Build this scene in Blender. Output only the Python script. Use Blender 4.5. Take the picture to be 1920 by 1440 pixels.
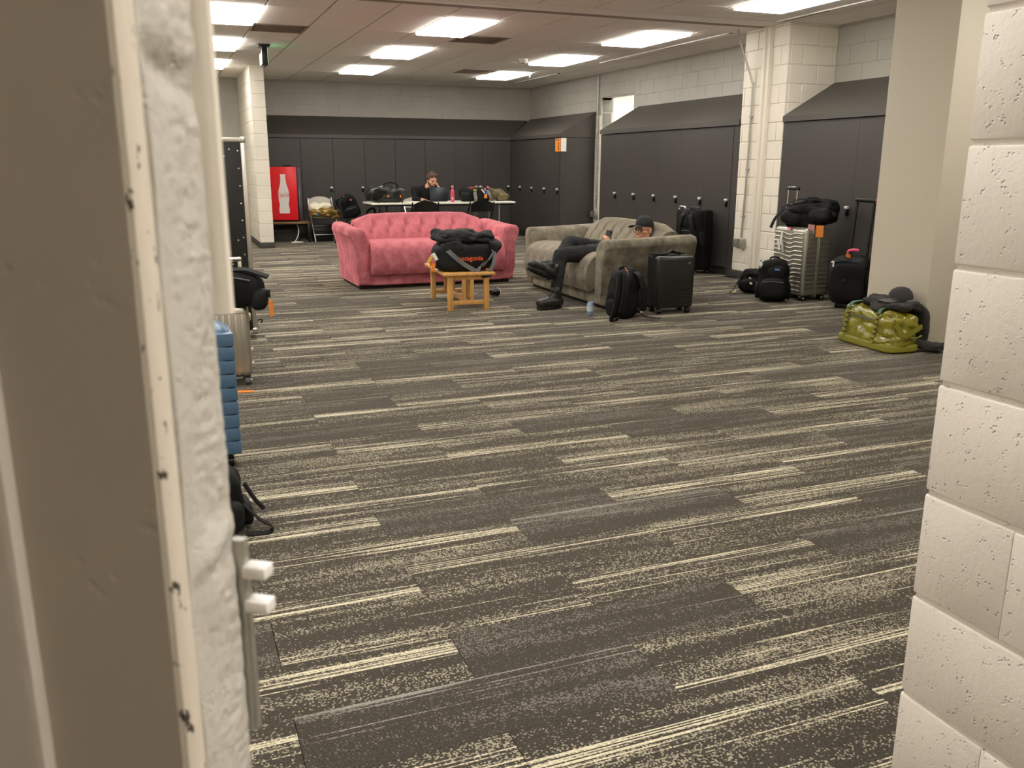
import bpy, bmesh, math, random
from mathutils import Vector, Matrix, Euler, noise
R = math.radians
S = bpy.context.scene
COL = S.collection
for o in list(bpy.data.objects): bpy.data.objects.remove(o)

# ------------------------------------------------------------------ camera, world, exposure
PITCH, YAW, ROLL, CAM_H, FPX = R(14.0675), R(21.4059), R(-0.1473), 1.343, 1638.2
def make_camera():
    cy, sy, cp, sp, cr, sr = math.cos(YAW), math.sin(YAW), math.cos(PITCH), math.sin(PITCH), math.cos(ROLL), math.sin(ROLL)
    fwd = Vector((sy*cp, cy*cp, -sp)); right = Vector((cy, -sy, 0)); down = fwd.cross(right)
    r2 = right*cr + down*sr; d2 = -right*sr + down*cr
    cd = bpy.data.cameras.new('camera'); co = bpy.data.objects.new('camera', cd); COL.objects.link(co)
    m = Matrix((( r2.x, -d2.x, -fwd.x, 0), (r2.y, -d2.y, -fwd.y, 0), (r2.z, -d2.z, -fwd.z, CAM_H), (0, 0, 0, 1)))
    co.matrix_world = m
    cd.sensor_width = 36; cd.sensor_fit = 'HORIZONTAL'; cd.lens = FPX/1920*36
    cd.clip_start = 0.02; cd.clip_end = 100
    cd.dof.use_dof = True; cd.dof.focus_distance = 4.0; cd.dof.aperture_fstop = 18
    S.camera = co
make_camera()
w = bpy.data.worlds.new('world'); S.world = w; w.use_nodes = True
w.node_tree.nodes['Background'].inputs[0].default_value = (0.05, 0.047, 0.042, 1)
w.node_tree.nodes['Background'].inputs[1].default_value = 0.3
S.view_settings.view_transform = 'Standard'; S.view_settings.look = 'None'; S.view_settings.gamma = 1
S.view_settings.use_curve_mapping = False; S.view_settings.exposure = 0.2
LAMP = 12.5                     # radiance of the ceiling panels
LAMPCOL = (1.0, 0.965, 0.905)

# ------------------------------------------------------------------ materials
def srgb(r, g, b):
    f = lambda c: (c/255/12.92 if c/255 <= .04045 else ((c/255+.055)/1.055)**2.4)
    return (f(r), f(g), f(b), 1)
class NT:
    def __init__(s, name):
        s.m = bpy.data.materials.new(name); s.m.use_nodes = True
        s.t = s.m.node_tree; s.b = s.t.nodes['Principled BSDF']
    def n(s, typ, **kw):
        nd = s.t.nodes.new(typ)
        for k, v in kw.items(): setattr(nd, k, v)
        return nd
    def put(s, sock, v):
        if isinstance(v, bpy.types.NodeSocket): s.t.links.new(v, sock)
        else: sock.default_value = v
    def math(s, op, a, b=0.0, c=None):
        nd = s.n('ShaderNodeMath', operation=op); s.put(nd.inputs[0], a); s.put(nd.inputs[1], b)
        if c is not None: s.put(nd.inputs[2], c)
        return nd.outputs[0]
    def mix(s, f, a, b):
        nd = s.n('ShaderNodeMix', data_type='RGBA'); s.put(nd.inputs[0], f); s.put(nd.inputs[6], a); s.put(nd.inputs[7], b)
        return nd.outputs[2]
    def comb(s, x, y, z):
        nd = s.n('ShaderNodeCombineXYZ'); s.put(nd.inputs[0], x); s.put(nd.inputs[1], y); s.put(nd.inputs[2], z); return nd.outputs[0]
    def noise(s, vec, scale, detail=2.0, rough=.5):
        nd = s.n('ShaderNodeTexNoise'); s.put(nd.inputs['Vector'], vec); nd.inputs['Scale'].default_value = scale
        nd.inputs['Detail'].default_value = detail; nd.inputs['Roughness'].default_value = rough; return nd.outputs[0]
    def obj(s): return s.n('ShaderNodeTexCoord').outputs['Object']
    def ramp(s, f, p0, p1, c0=(0, 0, 0, 1), c1=(1, 1, 1, 1)):
        nd = s.n('ShaderNodeValToRGB'); e = nd.color_ramp.elements
        e[0].position = p0; e[1].position = p1; e[0].color = c0; e[1].color = c1; s.put(nd.inputs[0], f); return nd.outputs[0]
    def bump(s, h, strength=.3, dist=.01):
        nd = s.n('ShaderNodeBump'); nd.inputs['Strength'].default_value = strength; nd.inputs['Distance'].default_value = dist
        s.put(nd.inputs['Height'], h); s.t.links.new(nd.outputs[0], s.b.inputs['Normal'])
MATS = {}
def mat(name, col, rough=.6, metal=0., var=.0, vscale=6., bump=0., bscale=60., sheen=0., coat=0., emit=None, estr=0., spec=None):
    if name in MATS: return MATS[name]
    n = NT(name); b = n.b
    b.inputs['Roughness'].default_value = rough; b.inputs['Metallic'].default_value = metal
    if spec is not None: b.inputs['Specular IOR Level'].default_value = spec
    if sheen:
        b.inputs['Sheen Weight'].default_value = sheen; b.inputs['Sheen Roughness'].default_value = .4
        b.inputs['Sheen Tint'].default_value = tuple(min(1, c*1.6+.1) for c in col[:3])+(1,)
    if coat: b.inputs['Coat Weight'].default_value = coat
    if var:
        f = n.noise(n.obj(), vscale, 3)
        dk = tuple(c*(1-var) for c in col[:3])+(1,); lt = tuple(min(1, c*(1+var)) for c in col[:3])+(1,)
        n.t.links.new(n.mix(n.ramp(f, .3, .7), dk, lt), b.inputs['Base Color'])
    else: b.inputs['Base Color'].default_value = col
    if bump: n.bump(n.noise(n.obj(), bscale, 4), bump, .004)
    if emit: b.inputs['Emission Color'].default_value = emit; b.inputs['Emission Strength'].default_value = estr
    MATS[name] = n.m; return n.m

def carpet_mat():
    n = NT('carpet_striped'); pos = n.n('ShaderNodeNewGeometry').outputs['Position']
    sp = n.n('ShaderNodeSeparateXYZ'); n.put(sp.inputs[0], pos); x, y = sp.outputs[0], sp.outputs[1]
    yy = n.math('DIVIDE', n.math('SUBTRACT', y, 1.735), .25); row = n.math('FLOOR', yy); v = n.math('SUBTRACT', yy, row)
    par = n.math('FLOORED_MODULO', row, 2.0)
    xs = n.math('DIVIDE', n.math('SUBTRACT', n.math('SUBTRACT', x, .193), n.math('MULTIPLY', par, .4805)), .961)
    colm = n.math('FLOOR', xs); u = n.math('SUBTRACT', xs, colm)
    wn = n.n('ShaderNodeTexWhiteNoise', noise_dimensions='2D'); n.put(wn.inputs['Vector'], n.comb(row, colm, 0))
    h = wn.outputs['Value']; sc = n.n('ShaderNodeSeparateColor'); n.put(sc.inputs[0], wn.outputs['Color']); hr, hg, hb = sc.outputs
    # where across the plank the pale band sits, and how quickly it fades to each side
    p = n.math('MULTIPLY_ADD', hr, 1.35, -.15)
    d = n.math('SUBTRACT', v, p); ad = n.math('ABSOLUTE', d)
    side = n.math('GREATER_THAN', d, 0.0)
    k = n.math('MULTIPLY_ADD', n.math('ABSOLUTE', n.math('SUBTRACT', side, n.math('GREATER_THAN', hg, .5))), 2.6, 1.7)
    env = n.math('MAXIMUM', n.math('SUBTRACT', 1.0, n.math('MULTIPLY', ad, k)), 0.0)
    line = n.math('FLOOR', n.math('DIVIDE', y, .0044))
    off = n.math('MULTIPLY', h, 57.0)
    streak = n.noise(n.comb(n.math('ADD', n.math('MULTIPLY', x, 1.15), off), n.math('MULTIPLY', line, 3.71), 0), 1.0, 1.5)
    band = n.noise(n.comb(n.math('ADD', n.math('MULTIPLY', x, .8), off), n.math('MULTIPLY', y, 26.0), 1.0), 1.0, 1.0)
    w2 = n.n('ShaderNodeTexWhiteNoise', noise_dimensions='2D'); n.put(w2.inputs['Vector'], n.comb(n.math('FLOOR', n.math('DIVIDE', x, .0050)), line, 0))
    spk = n.math('SUBTRACT', w2.outputs['Value'], .5)
    s = n.math('MULTIPLY', n.math('SUBTRACT', streak, .5), 5.6)
    s = n.math('ADD', s, n.math('MULTIPLY', n.math('SUBTRACT', band, .5), 1.2))
    s = n.math('ADD', s, n.math('MULTIPLY', env, 1.15))
    s = n.math('ADD', s, n.math('MULTIPLY', spk, .35))
    s = n.math('ADD', s, n.math('MULTIPLY_ADD', hb, .35, -1.26))
    L1 = n.math('MULTIPLY', n.ramp(s, .0, .45), n.math('MULTIPLY_ADD', w2.outputs['Value'], .3, .7))
    zone = n.ramp(n.noise(n.comb(n.math('ADD', n.math('MULTIPLY', x, 1.1), off), n.math('MULTIPLY', y, 13.0), 5.0), 1.0, 1.0), .44, .74)
    w3 = n.n('ShaderNodeTexWhiteNoise', noise_dimensions='2D'); n.put(w3.inputs['Vector'], n.comb(n.math('FLOOR', n.math('DIVIDE', x, .0045)), n.math('ADD', line, .5), 0))
    L2 = n.math('MULTIPLY', n.ramp(n.math('ADD', w3.outputs['Value'], n.math('MULTIPLY', zone, .52)), .92, 1.10), .42)
    L = n.math('MAXIMUM', L1, L2)
    lcol = n.mix(n.math('GREATER_THAN', h, .72), srgb(228, 218, 190), srgb(160, 155, 146))
    f2 = n.noise(pos, 180.0, 2)
    dk = n.mix(n.ramp(f2, .35, .65), srgb(50, 46, 42), srgb(76, 71, 64))
    c = n.mix(L, dk, lcol); n.put(n.b.inputs['Base Color'], c)
    n.b.inputs['Roughness'].default_value = .95; n.b.inputs['Specular IOR Level'].default_value = .1
    n.b.inputs['Sheen Weight'].default_value = .22; n.b.inputs['Sheen Roughness'].default_value = .45; n.b.inputs['Sheen Tint'].default_value = srgb(225, 214, 190)
    rib = n.math('ABSOLUTE', n.math('SUBTRACT', n.math('FRACT', n.math('DIVIDE', y, .0044)), .5))
    n.bump(n.math('ADD', n.math('MULTIPLY', rib, -1.0), n.math('MULTIPLY', f2, .6)), .5, .003)
    return n.m
def block_mat(name, col, pit=.4, scale=1.0, lump=0.3):
    n = NT(name); pos = n.n('ShaderNodeNewGeometry').outputs['Position']
    a = n.noise(pos, 70*scale, 4, .6); pit_n = n.n('ShaderNodeTexVoronoi'); n.put(pit_n.inputs['Vector'], pos); pit_n.inputs['Scale'].default_value = 150*scale
    gate = n.ramp(n.noise(pos, 45*scale, 2), .56, .66)
    pits = n.math('MULTIPLY', n.math('SUBTRACT', 1.0, n.ramp(pit_n.outputs['Distance'], .10, .40)), gate)
    h = n.math('SUBTRACT', n.math('MULTIPLY', a, lump), n.math('MULTIPLY', pits, .9))
    n.bump(h, pit, .006)
    v = n.ramp(n.noise(pos, 3.0, 3), .3, .7, tuple(c*.94 for c in col[:3])+(1,), tuple(min(1, c*1.05) for c in col[:3])+(1,))
    n.put(n.b.inputs['Base Color'], v); n.b.inputs['Roughness'].default_value = .5
    return n.m
def wood_mat(name, c0, c1, axis=0, scale=9.0, rough=.45):
    n = NT(name); mp = n.n('ShaderNodeMapping'); n.put(mp.inputs[0], n.obj())
    sc = [scale*4]*3; sc[axis] = scale*.25; mp.inputs['Scale'].default_value = sc
    f = n.noise(mp.outputs[0], 1.0, 4, .6); n.put(n.b.inputs['Base Color'], n.ramp(f, .3, .7, c0, c1)); n.b.inputs['Roughness'].default_value = rough
    return n.m
def tile_mat():
    n = NT('ceiling_tile_fissured'); pos = n.n('ShaderNodeNewGeometry').outputs['Position']
    f = n.noise(pos, 130.0, 3, .7); n.put(n.b.inputs['Base Color'], n.ramp(f, .35, .6, srgb(232, 224, 216), srgb(246, 239, 231)))
    n.bump(f, .25, .003); n.b.inputs['Roughness'].default_value = .9; return n.m
def plush_mat(name, dark, light):
    n = NT(name); o = n.obj(); f = n.noise(o, 7.0, 3, .6); g = n.noise(o, 55.0, 2)
    c = n.mix(n.ramp(f, .35, .68), dark, light); n.put(n.b.inputs['Base Color'], c)
    b = n.b; b.inputs['Roughness'].default_value = .85; b.inputs['Sheen Weight'].default_value = .55; b.inputs['Sheen Roughness'].default_value = .45
    b.inputs['Sheen Tint'].default_value = tuple(min(1, c*1.5) for c in light[:3])+(1,); b.inputs['Specular IOR Level'].default_value = .15
    n.bump(n.math('ADD', n.math('MULTIPLY', f, .8), n.math('MULTIPLY', g, .25)), .12, .006); return n.m

M_CARPET = carpet_mat()
M_CREAM = block_mat('cream_block_paint', srgb(232, 224, 208), .5)
M_NEAR = block_mat('thick_cream_block_paint', srgb(234, 226, 216), .8, 1.0, .25)
M_GREY = block_mat('grey_block_paint', srgb(176, 172, 162), .35)
M_TAUPE = mat('taupe_wall_paint', srgb(212, 203, 184), .55, bump=.05, bscale=200)
M_JOINT = mat('painted_mortar', srgb(214, 206, 190), .6, bump=.2)
M_JOINTG = mat('painted_mortar_grey', srgb(184, 180, 170), .6, bump=.2)
M_TILE = tile_mat()
M_GRID = mat('ceiling_grid_metal', srgb(176, 163, 150), .5)
M_DARK = mat('dark_gap', srgb(34, 31, 28), .8)
M_RUB = mat('charcoal_rubber_base', srgb(62, 58, 55), .6)
M_LOCK = mat('dark_grey_laminate', srgb(64, 60, 57), .42, var=.05, vscale=2, bump=.04, bscale=300)
M_HOOD = mat('dark_grey_hood_laminate', srgb(72, 68, 63), .45, var=.04, vscale=2)
M_BLKM = mat('black_metal', srgb(22, 22, 22), .35, .6)
M_CHROME = mat('chrome', srgb(225, 222, 214), .18, 1.0)
M_ALU = mat('brushed_aluminium', srgb(205, 200, 190), .32, 1.0, bump=.05, bscale=200)
M_SATIN = mat('satin_nickel', srgb(226, 224, 216), .4, .45)
M_STEEL = mat('galvanised_steel', srgb(178, 176, 168), .4, .85, var=.08, vscale=30)
M_WHITE = mat('white_enamel', srgb(238, 234, 226), .35)
M_BLACK = mat('black_nylon', srgb(15, 15, 14), .72, spec=.22, var=.2, vscale=12, bump=.25, bscale=220)
M_BLACK2 = mat('black_nylon_soft', srgb(20, 20, 19), .62, spec=.25, var=.2, vscale=9, bump=.2, bscale=120)
M_STRAP = mat('black_webbing', srgb(22, 22, 21), .65, spec=.25, bump=.2, bscale=400)
M_GSTRAP = mat('grey_webbing', srgb(98, 96, 98), .6, bump=.2, bscale=400)
M_BPLA = mat('black_plastic', srgb(14, 14, 14), .32)
M_ORANGE = mat('orange_tag', srgb(240, 140, 50), .5)
M_PINKT = mat('pink_tag', srgb(222, 110, 130), .5)
M_WPAP = mat('white_paper', srgb(240, 238, 230), .6)
M_LAMP = mat('lit_diffuser', (1, 1, 1, 1), .5, emit=LAMPCOL+(1,), estr=LAMP)
M_PINK = plush_mat('pink_plush', srgb(160, 86, 94), srgb(206, 122, 130))
M_GSOFA = plush_mat('grey_brown_plush', srgb(98, 91, 79), srgb(148, 140, 123))
M_PINE = wood_mat('pine_wood', srgb(196, 140, 72), srgb(226, 176, 104), 2)
M_PINETOP = wood_mat('pine_wood_top', srgb(196, 140, 72), srgb(226, 176, 104), 1)
M_BROWN = wood_mat('brown_wood', srgb(104, 78, 52), srgb(140, 106, 72), 0)
M_SKIN = mat('skin', srgb(216, 158, 128), .5, var=.06, vscale=20)
M_HAIR = mat('brown_hair', srgb(74, 54, 38), .6, bump=.5, bscale=160)
M_SHIRT = mat('black_knit', srgb(24, 24, 24), .85, spec=.2, bump=.3, bscale=90)
M_JEAN = mat('charcoal_denim', srgb(40, 39, 39), .8, spec=.2, var=.25, vscale=8, bump=.25, bscale=150)
M_BOOT = mat('black_leather', srgb(30, 29, 28), .42, bump=.2, bscale=60)
M_SOLE = mat('black_rubber', srgb(16, 16, 16), .7)

# ------------------------------------------------------------------ mesh helpers
class G:
    """collects shapes into one bmesh"""
    def __init__(s): s.bm = bmesh.new()
    def _xf(s, vs, c, rot):
        m = Matrix.Translation(Vector(c))
        if rot is not None: m = m @ (Euler(rot).to_matrix().to_4x4() if not isinstance(rot, Matrix) else rot.to_4x4())
        bmesh.ops.transform(s.bm, matrix=m, verts=vs)
    def box(s, c, sz, bev=0., seg=2, rot=None):
        r = bmesh.ops.create_cube(s.bm, size=1.0); vs = r['verts']
        bmesh.ops.scale(s.bm, vec=Vector(sz), verts=vs)
        if bev:
            es = list({e for v in vs for e in v.link_edges})
            q = bmesh.ops.bevel(s.bm, geom=es, offset=min(bev, min(sz)*.49), segments=seg, profile=.5, affect='EDGES')
            vs = list({v for f in q['faces'] for v in f.verts} | {v for v in vs if v.is_valid})
        s._xf(vs, c, rot); return s
    def bx(s, x0, x1, y0, y1, z0, z1, bev=0., seg=2):
        return s.box(((x0+x1)/2, (y0+y1)/2, (z0+z1)/2), (abs(x1-x0), abs(y1-y0), abs(z1-z0)), bev, seg)
    def ring_loft(s, rings, close=True, cap=True):
        n = len(rings[0]); vr = [[s.bm.verts.new(p) for p in rg] for rg in rings]
        for a, b in zip(vr, vr[1:]):
            for i in range(n if close else n-1):
                j = (i+1) % n; s.bm.faces.new((a[i], a[j], b[j], b[i]))
        if cap and close:
            s.bm.faces.new(list(reversed(vr[0]))); s.bm.faces.new(vr[-1])
        return s
    def tube(s, pts, r, n=10, smooth=0):
        pts = [Vector(p) for p in pts]
        if smooth: pts = crom(pts, smooth)
        rs = r if isinstance(r, (list, tuple)) else None
        rings = []; up = None
        for i, p in enumerate(pts):
            t = (pts[min(i+1, len(pts)-1)]-pts[max(i-1, 0)]).normalized()
            if up is None: up = Vector((0, 0, 1)) if abs(t.z) < .9 else Vector((1, 0, 0))
            a = t.cross(up).normalized(); up = a.cross(t).normalized()
            rr = r if rs is None else rs[0]+(rs[-1]-rs[0])*i/(len(pts)-1)
            rings.append([p+a*rr*math.cos(2*math.pi*k/n)+up*rr*math.sin(2*math.pi*k/n) for k in range(n)])
        return s.ring_loft(rings)
    def cyl(s, p0, p1, r, r2=None, n=16): return s.tube([p0, p1], [r, r if r2 is None else r2], n)
    def lathe(s, prof, c=(0, 0, 0), n=20, rot=None):
        rings = [[(max(r, 1e-5)*math.cos(2*math.pi*k/n), max(r, 1e-5)*math.sin(2*math.pi*k/n), z) for k in range(n)] for r, z in prof]
        b = len(s.bm.verts); s.bm.verts.ensure_lookup_table(); s.ring_loft(rings); s.bm.verts.ensure_lookup_table()
        s._xf(list(s.bm.verts)[b:], c, rot); return s
    def ribbon(s, pts, wdir, w, t=.004, smooth=6):
        """flat strap along pts; wdir = vector (or list) across its width"""
        pts = [Vector(p) for p in pts]
        wd = [Vector(wdir)]*len(pts) if not isinstance(wdir, list) else [Vector(q) for q in wdir]
        if smooth: m = len(pts); P = crom(pts, smooth); W = crom(wd, smooth); pts, wd = P, W
        rings = []
        for i, p in enumerate(pts):
            tg = (pts[min(i+1, len(pts)-1)]-pts[max(i-1, 0)]).normalized()
            a = wd[i]-tg*wd[i].dot(tg); a.normalize(); nn = tg.cross(a)
            rings.append([p+a*w/2+nn*t/2, p+a*w/2-nn*t/2, p-a*w/2-nn*t/2, p-a*w/2+nn*t/2])
        return s.ring_loft(rings)
    def soft(s, c, sz, e=3.5, amp=0., freq=2.5, seed=0, n=9, rot=None, f=None, ridge=0.):
        b = len(s.bm.verts); g = bmesh.new(); bmesh.ops.create_cube(g, size=2.0)
        bmesh.ops.subdivide_edges(g, edges=g.edges[:], cuts=n, use_grid_fill=True)
        sv = Vector((seed*3.7, seed*1.3, seed*2.1)); mp = {}
        rm = Matrix.Identity(3) if rot is None else (rot.to_3x3() if isinstance(rot, Matrix) else Euler(rot).to_matrix())
        for v in g.verts:
            p = v.co; r = (abs(p.x)**e+abs(p.y)**e+abs(p.z)**e)**(1/e); q = p/r
            w_ = Vector((q.x*sz[0]/2, q.y*sz[1]/2, q.z*sz[2]/2))
            if amp: w_ += q.normalized()*amp*noise.noise(w_*freq*3+sv)
            if ridge: w_ += q.normalized()*ridge*(abs(noise.noise(Vector((w_.x*9, w_.y*9, w_.z*14))+sv))*2-.5)
            if f: w_ = Vector(f(w_))
            mp[v.index] = s.bm.verts.new(rm @ w_+Vector(c))
        g.verts.index_update()
        for fc in g.faces: s.bm.faces.new([mp[v.index] for v in fc.verts])
        g.free(); return s
    def poly(s, pts2, depth, f):
        """prism from a 2D outline; f maps (u, v, d) to 3D"""
        a = [s.bm.verts.new(f(u, v, 0)) for u, v in pts2]; b = [s.bm.verts.new(f(u, v, depth)) for u, v in pts2]; n = len(a)
        s.bm.faces.new(a); s.bm.faces.new(list(reversed(b)))
        for i in range(n): s.bm.faces.new((a[i], b[i], b[(i+1) % n], a[(i+1) % n]))
        return s
    def mesh(s, name, smooth=True):
        bmesh.ops.recalc_face_normals(s.bm, faces=s.bm.faces[:])
        me = bpy.data.meshes.new(name); s.bm.to_mesh(me); s.bm.free()
        if smooth:
            for p in me.polygons: p.use_smooth = True
            me.set_sharp_from_angle(angle=R(38))
        return me
    def obj(s, name, m, parent=None, loc=(0, 0, 0), rot=(0, 0, 0), smooth=True):
        o = bpy.data.objects.new(name, s.mesh(name, smooth)); COL.objects.link(o)
        if m: o.data.materials.append(m)
        o.parent = parent; o.location = loc; o.rotation_euler = rot
        return o
def crom(p, k):
    p = [Vector(a) for a in p]; out = []
    for i in range(len(p)-1):
        a, b, c, d = p[max(i-1, 0)], p[i], p[i+1], p[min(i+2, len(p)-1)]
        for j in range(k):
            t = j/k; out.append(.5*((2*b)+(c-a)*t+(2*a-5*b+4*c-d)*t*t+(3*b-a-3*c+d)*t**3))
    out.append(p[-1]); return out
def tag(o, label, cat, group=None):
    o['label'] = label; o['category'] = cat
    if group: o['group'] = group
    return o
def struct(o): o['kind'] = 'structure'; return o
def thing(name, label, cat, loc=(0, 0, 0), rz=0., group=None, rot=None):
    o = bpy.data.objects.new(name, None); COL.objects.link(o); o.empty_display_size = .1
    o.location = loc; o.rotation_euler = rot if rot else (0, 0, rz); return tag(o, label, cat, group)
def copyof(o, parent=None):
    c = o.copy(); COL.objects.link(c); c.parent = parent
    for ch in o.children: copyof(ch, c)
    return c
def text_mesh(name, body, size, m, parent, loc, rot, extrude=.001, shear=0., align='CENTER'):
    cu = bpy.data.curves.new(name, 'FONT'); cu.body = body; cu.size = size; cu.extrude = extrude; cu.shear = shear; cu.align_x = align; cu.align_y = 'CENTER'
    t = bpy.data.objects.new(name+'_curve', cu); COL.objects.link(t)
    me = bpy.data.meshes.new_from_object(t.evaluated_get(bpy.context.evaluated_depsgraph_get())); me.name = name
    bpy.data.objects.remove(t)
    o = bpy.data.objects.new(name, me); COL.objects.link(o); me.materials.clear(); me.materials.append(m)
    o.parent = parent; o.location = loc; o.rotation_euler = rot; return o
def place(name, me, m, parent, loc, rot=(0, 0, 0)):
    o = bpy.data.objects.new(name, me); COL.objects.link(o)
    if m and not me.materials: me.materials.append(m)
    o.parent = parent; o.location = loc; o.rotation_euler = rot; return o
# ------------------------------------------------------------------ the setting
CEIL = 2.855; XR = 7.16; YB = 17.3; XF = 6.5; YF = 16.687; XLEFT = -3.0; YFRONT = 1.114
ORD = ['first', 'second', 'third', 'fourth', 'fifth', 'sixth', 'seventh', 'eighth', 'ninth']

def build_floor():
    fl = struct(G().bx(XLEFT-.2, 8.8, -1.7, YB+.2, -.12, -.006).obj('floor', M_DARK, smooth=False))
    me = G().bx(-.4795, .4795, -.1244, .1244, -.006, 0).mesh('carpet_plank', False); me.materials.append(M_CARPET)
    cam = S.camera.matrix_world.inverted(); bpy.context.view_layer.update(); cam = S.camera.matrix_world.inverted()
    near, far = [], []
    for r in range(-11, 63):
        y = 1.735+.25*r+.125
        for c in range(-5, 9):
            x = .193+.4805*(r % 2)+.961*c+.4805
            if x < XLEFT+.4 or x > XR-.3 or y > YB-.1: continue
            if y < 1.0 and (x < -.9 or x > .95): continue
            p = cam @ Vector((x, y, 0)); vis = False
            if p.z < -.1:
                px = 960+p.x/-p.z*FPX; py = 720-p.y/-p.z*FPX; vis = 400 < px < 1800 and py < 1500
            (near if vis else far).append((p.length, x, y))
    near.sort(); far += near[300:]
    for d, x, y in near[:300]: place('carpet_plank', me, None, fl, (x, y, 0))
    g = G()
    for d, x, y in far: g.bx(x-.4795, x+.4795, y-.1244, y+.1244, -.006, 0)
    o = g.obj('carpet_field', M_CARPET, fl, smooth=False); o['kind'] = 'stuff'
build_floor()

BL = {}
def block(w, d, h, bev, tight=False):
    k = (round(w, 3), round(d, 3), round(h, 3), bev, tight)
    if tight and k not in BL:      # rounded top and bottom arrises, square ends for tight vertical joints
        b = bev; pr = [(d/2, -h/2), (-d/2+b, -h/2), (-d/2+b*.3, -h/2+b*.3), (-d/2, -h/2+b), (-d/2, h/2-b), (-d/2+b*.3, h/2-b*.3), (-d/2+b, h/2), (d/2, h/2)]
        BL[k] = G().ring_loft([[(x, y+(.0015 if abs(x) > w/2-.0005 and y < 0 else 0), z) for y, z in pr] for x in (-w/2, -w/2+.002, w/2-.002, w/2)]).mesh('block')
    if k not in BL: BL[k] = G().box((0, 0, 0), (w, d, h), bev, 2 if bev > .004 else 1).mesh('block')
    return BL[k]
def blocks(parent, org, ang, u0, u1, z0, z1, m, phase=.19, shift=0., bev=.004, gap=.006, th=.03, L=.4064, H=.2032, skip=None, tight=False):
    """running-bond blocks on a face: u runs along ang from org, outward normal is to the right of u"""
    ud = Vector((math.cos(ang), math.sin(ang), 0)); nd = Vector((ud.y, -ud.x, 0))
    k0 = math.floor((z0-phase)/H)
    for k in range(k0, math.ceil((z1-phase)/H)+1):
        a, b = max(phase+k*H, z0), min(phase+(k+1)*H, z1)
        if b-a < .03: continue
        s0 = shift+(L/2 if k % 2 else 0)
        j = math.floor((u0-s0)/L)
        while s0+j*L < u1:
            c, d = max(s0+j*L, u0), min(s0+(j+1)*L, u1); j += 1
            if d-c < .03 or (skip and skip((c+d)/2, (a+b)/2)): continue
            me = block(d-c-(.0008 if tight else gap), th, b-a-gap, bev, tight)
            p = Vector(org)+ud*((c+d)/2)-nd*(th/2); 
            o = place('block', me, None, parent, (p.x, p.y, (a+b)/2), (0, 0, ang))
            if not me.materials: me.materials.append(m)
            if me.materials[0] != m:
                me2 = me.copy(); me2.materials[0] = m; o.data = me2
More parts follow.
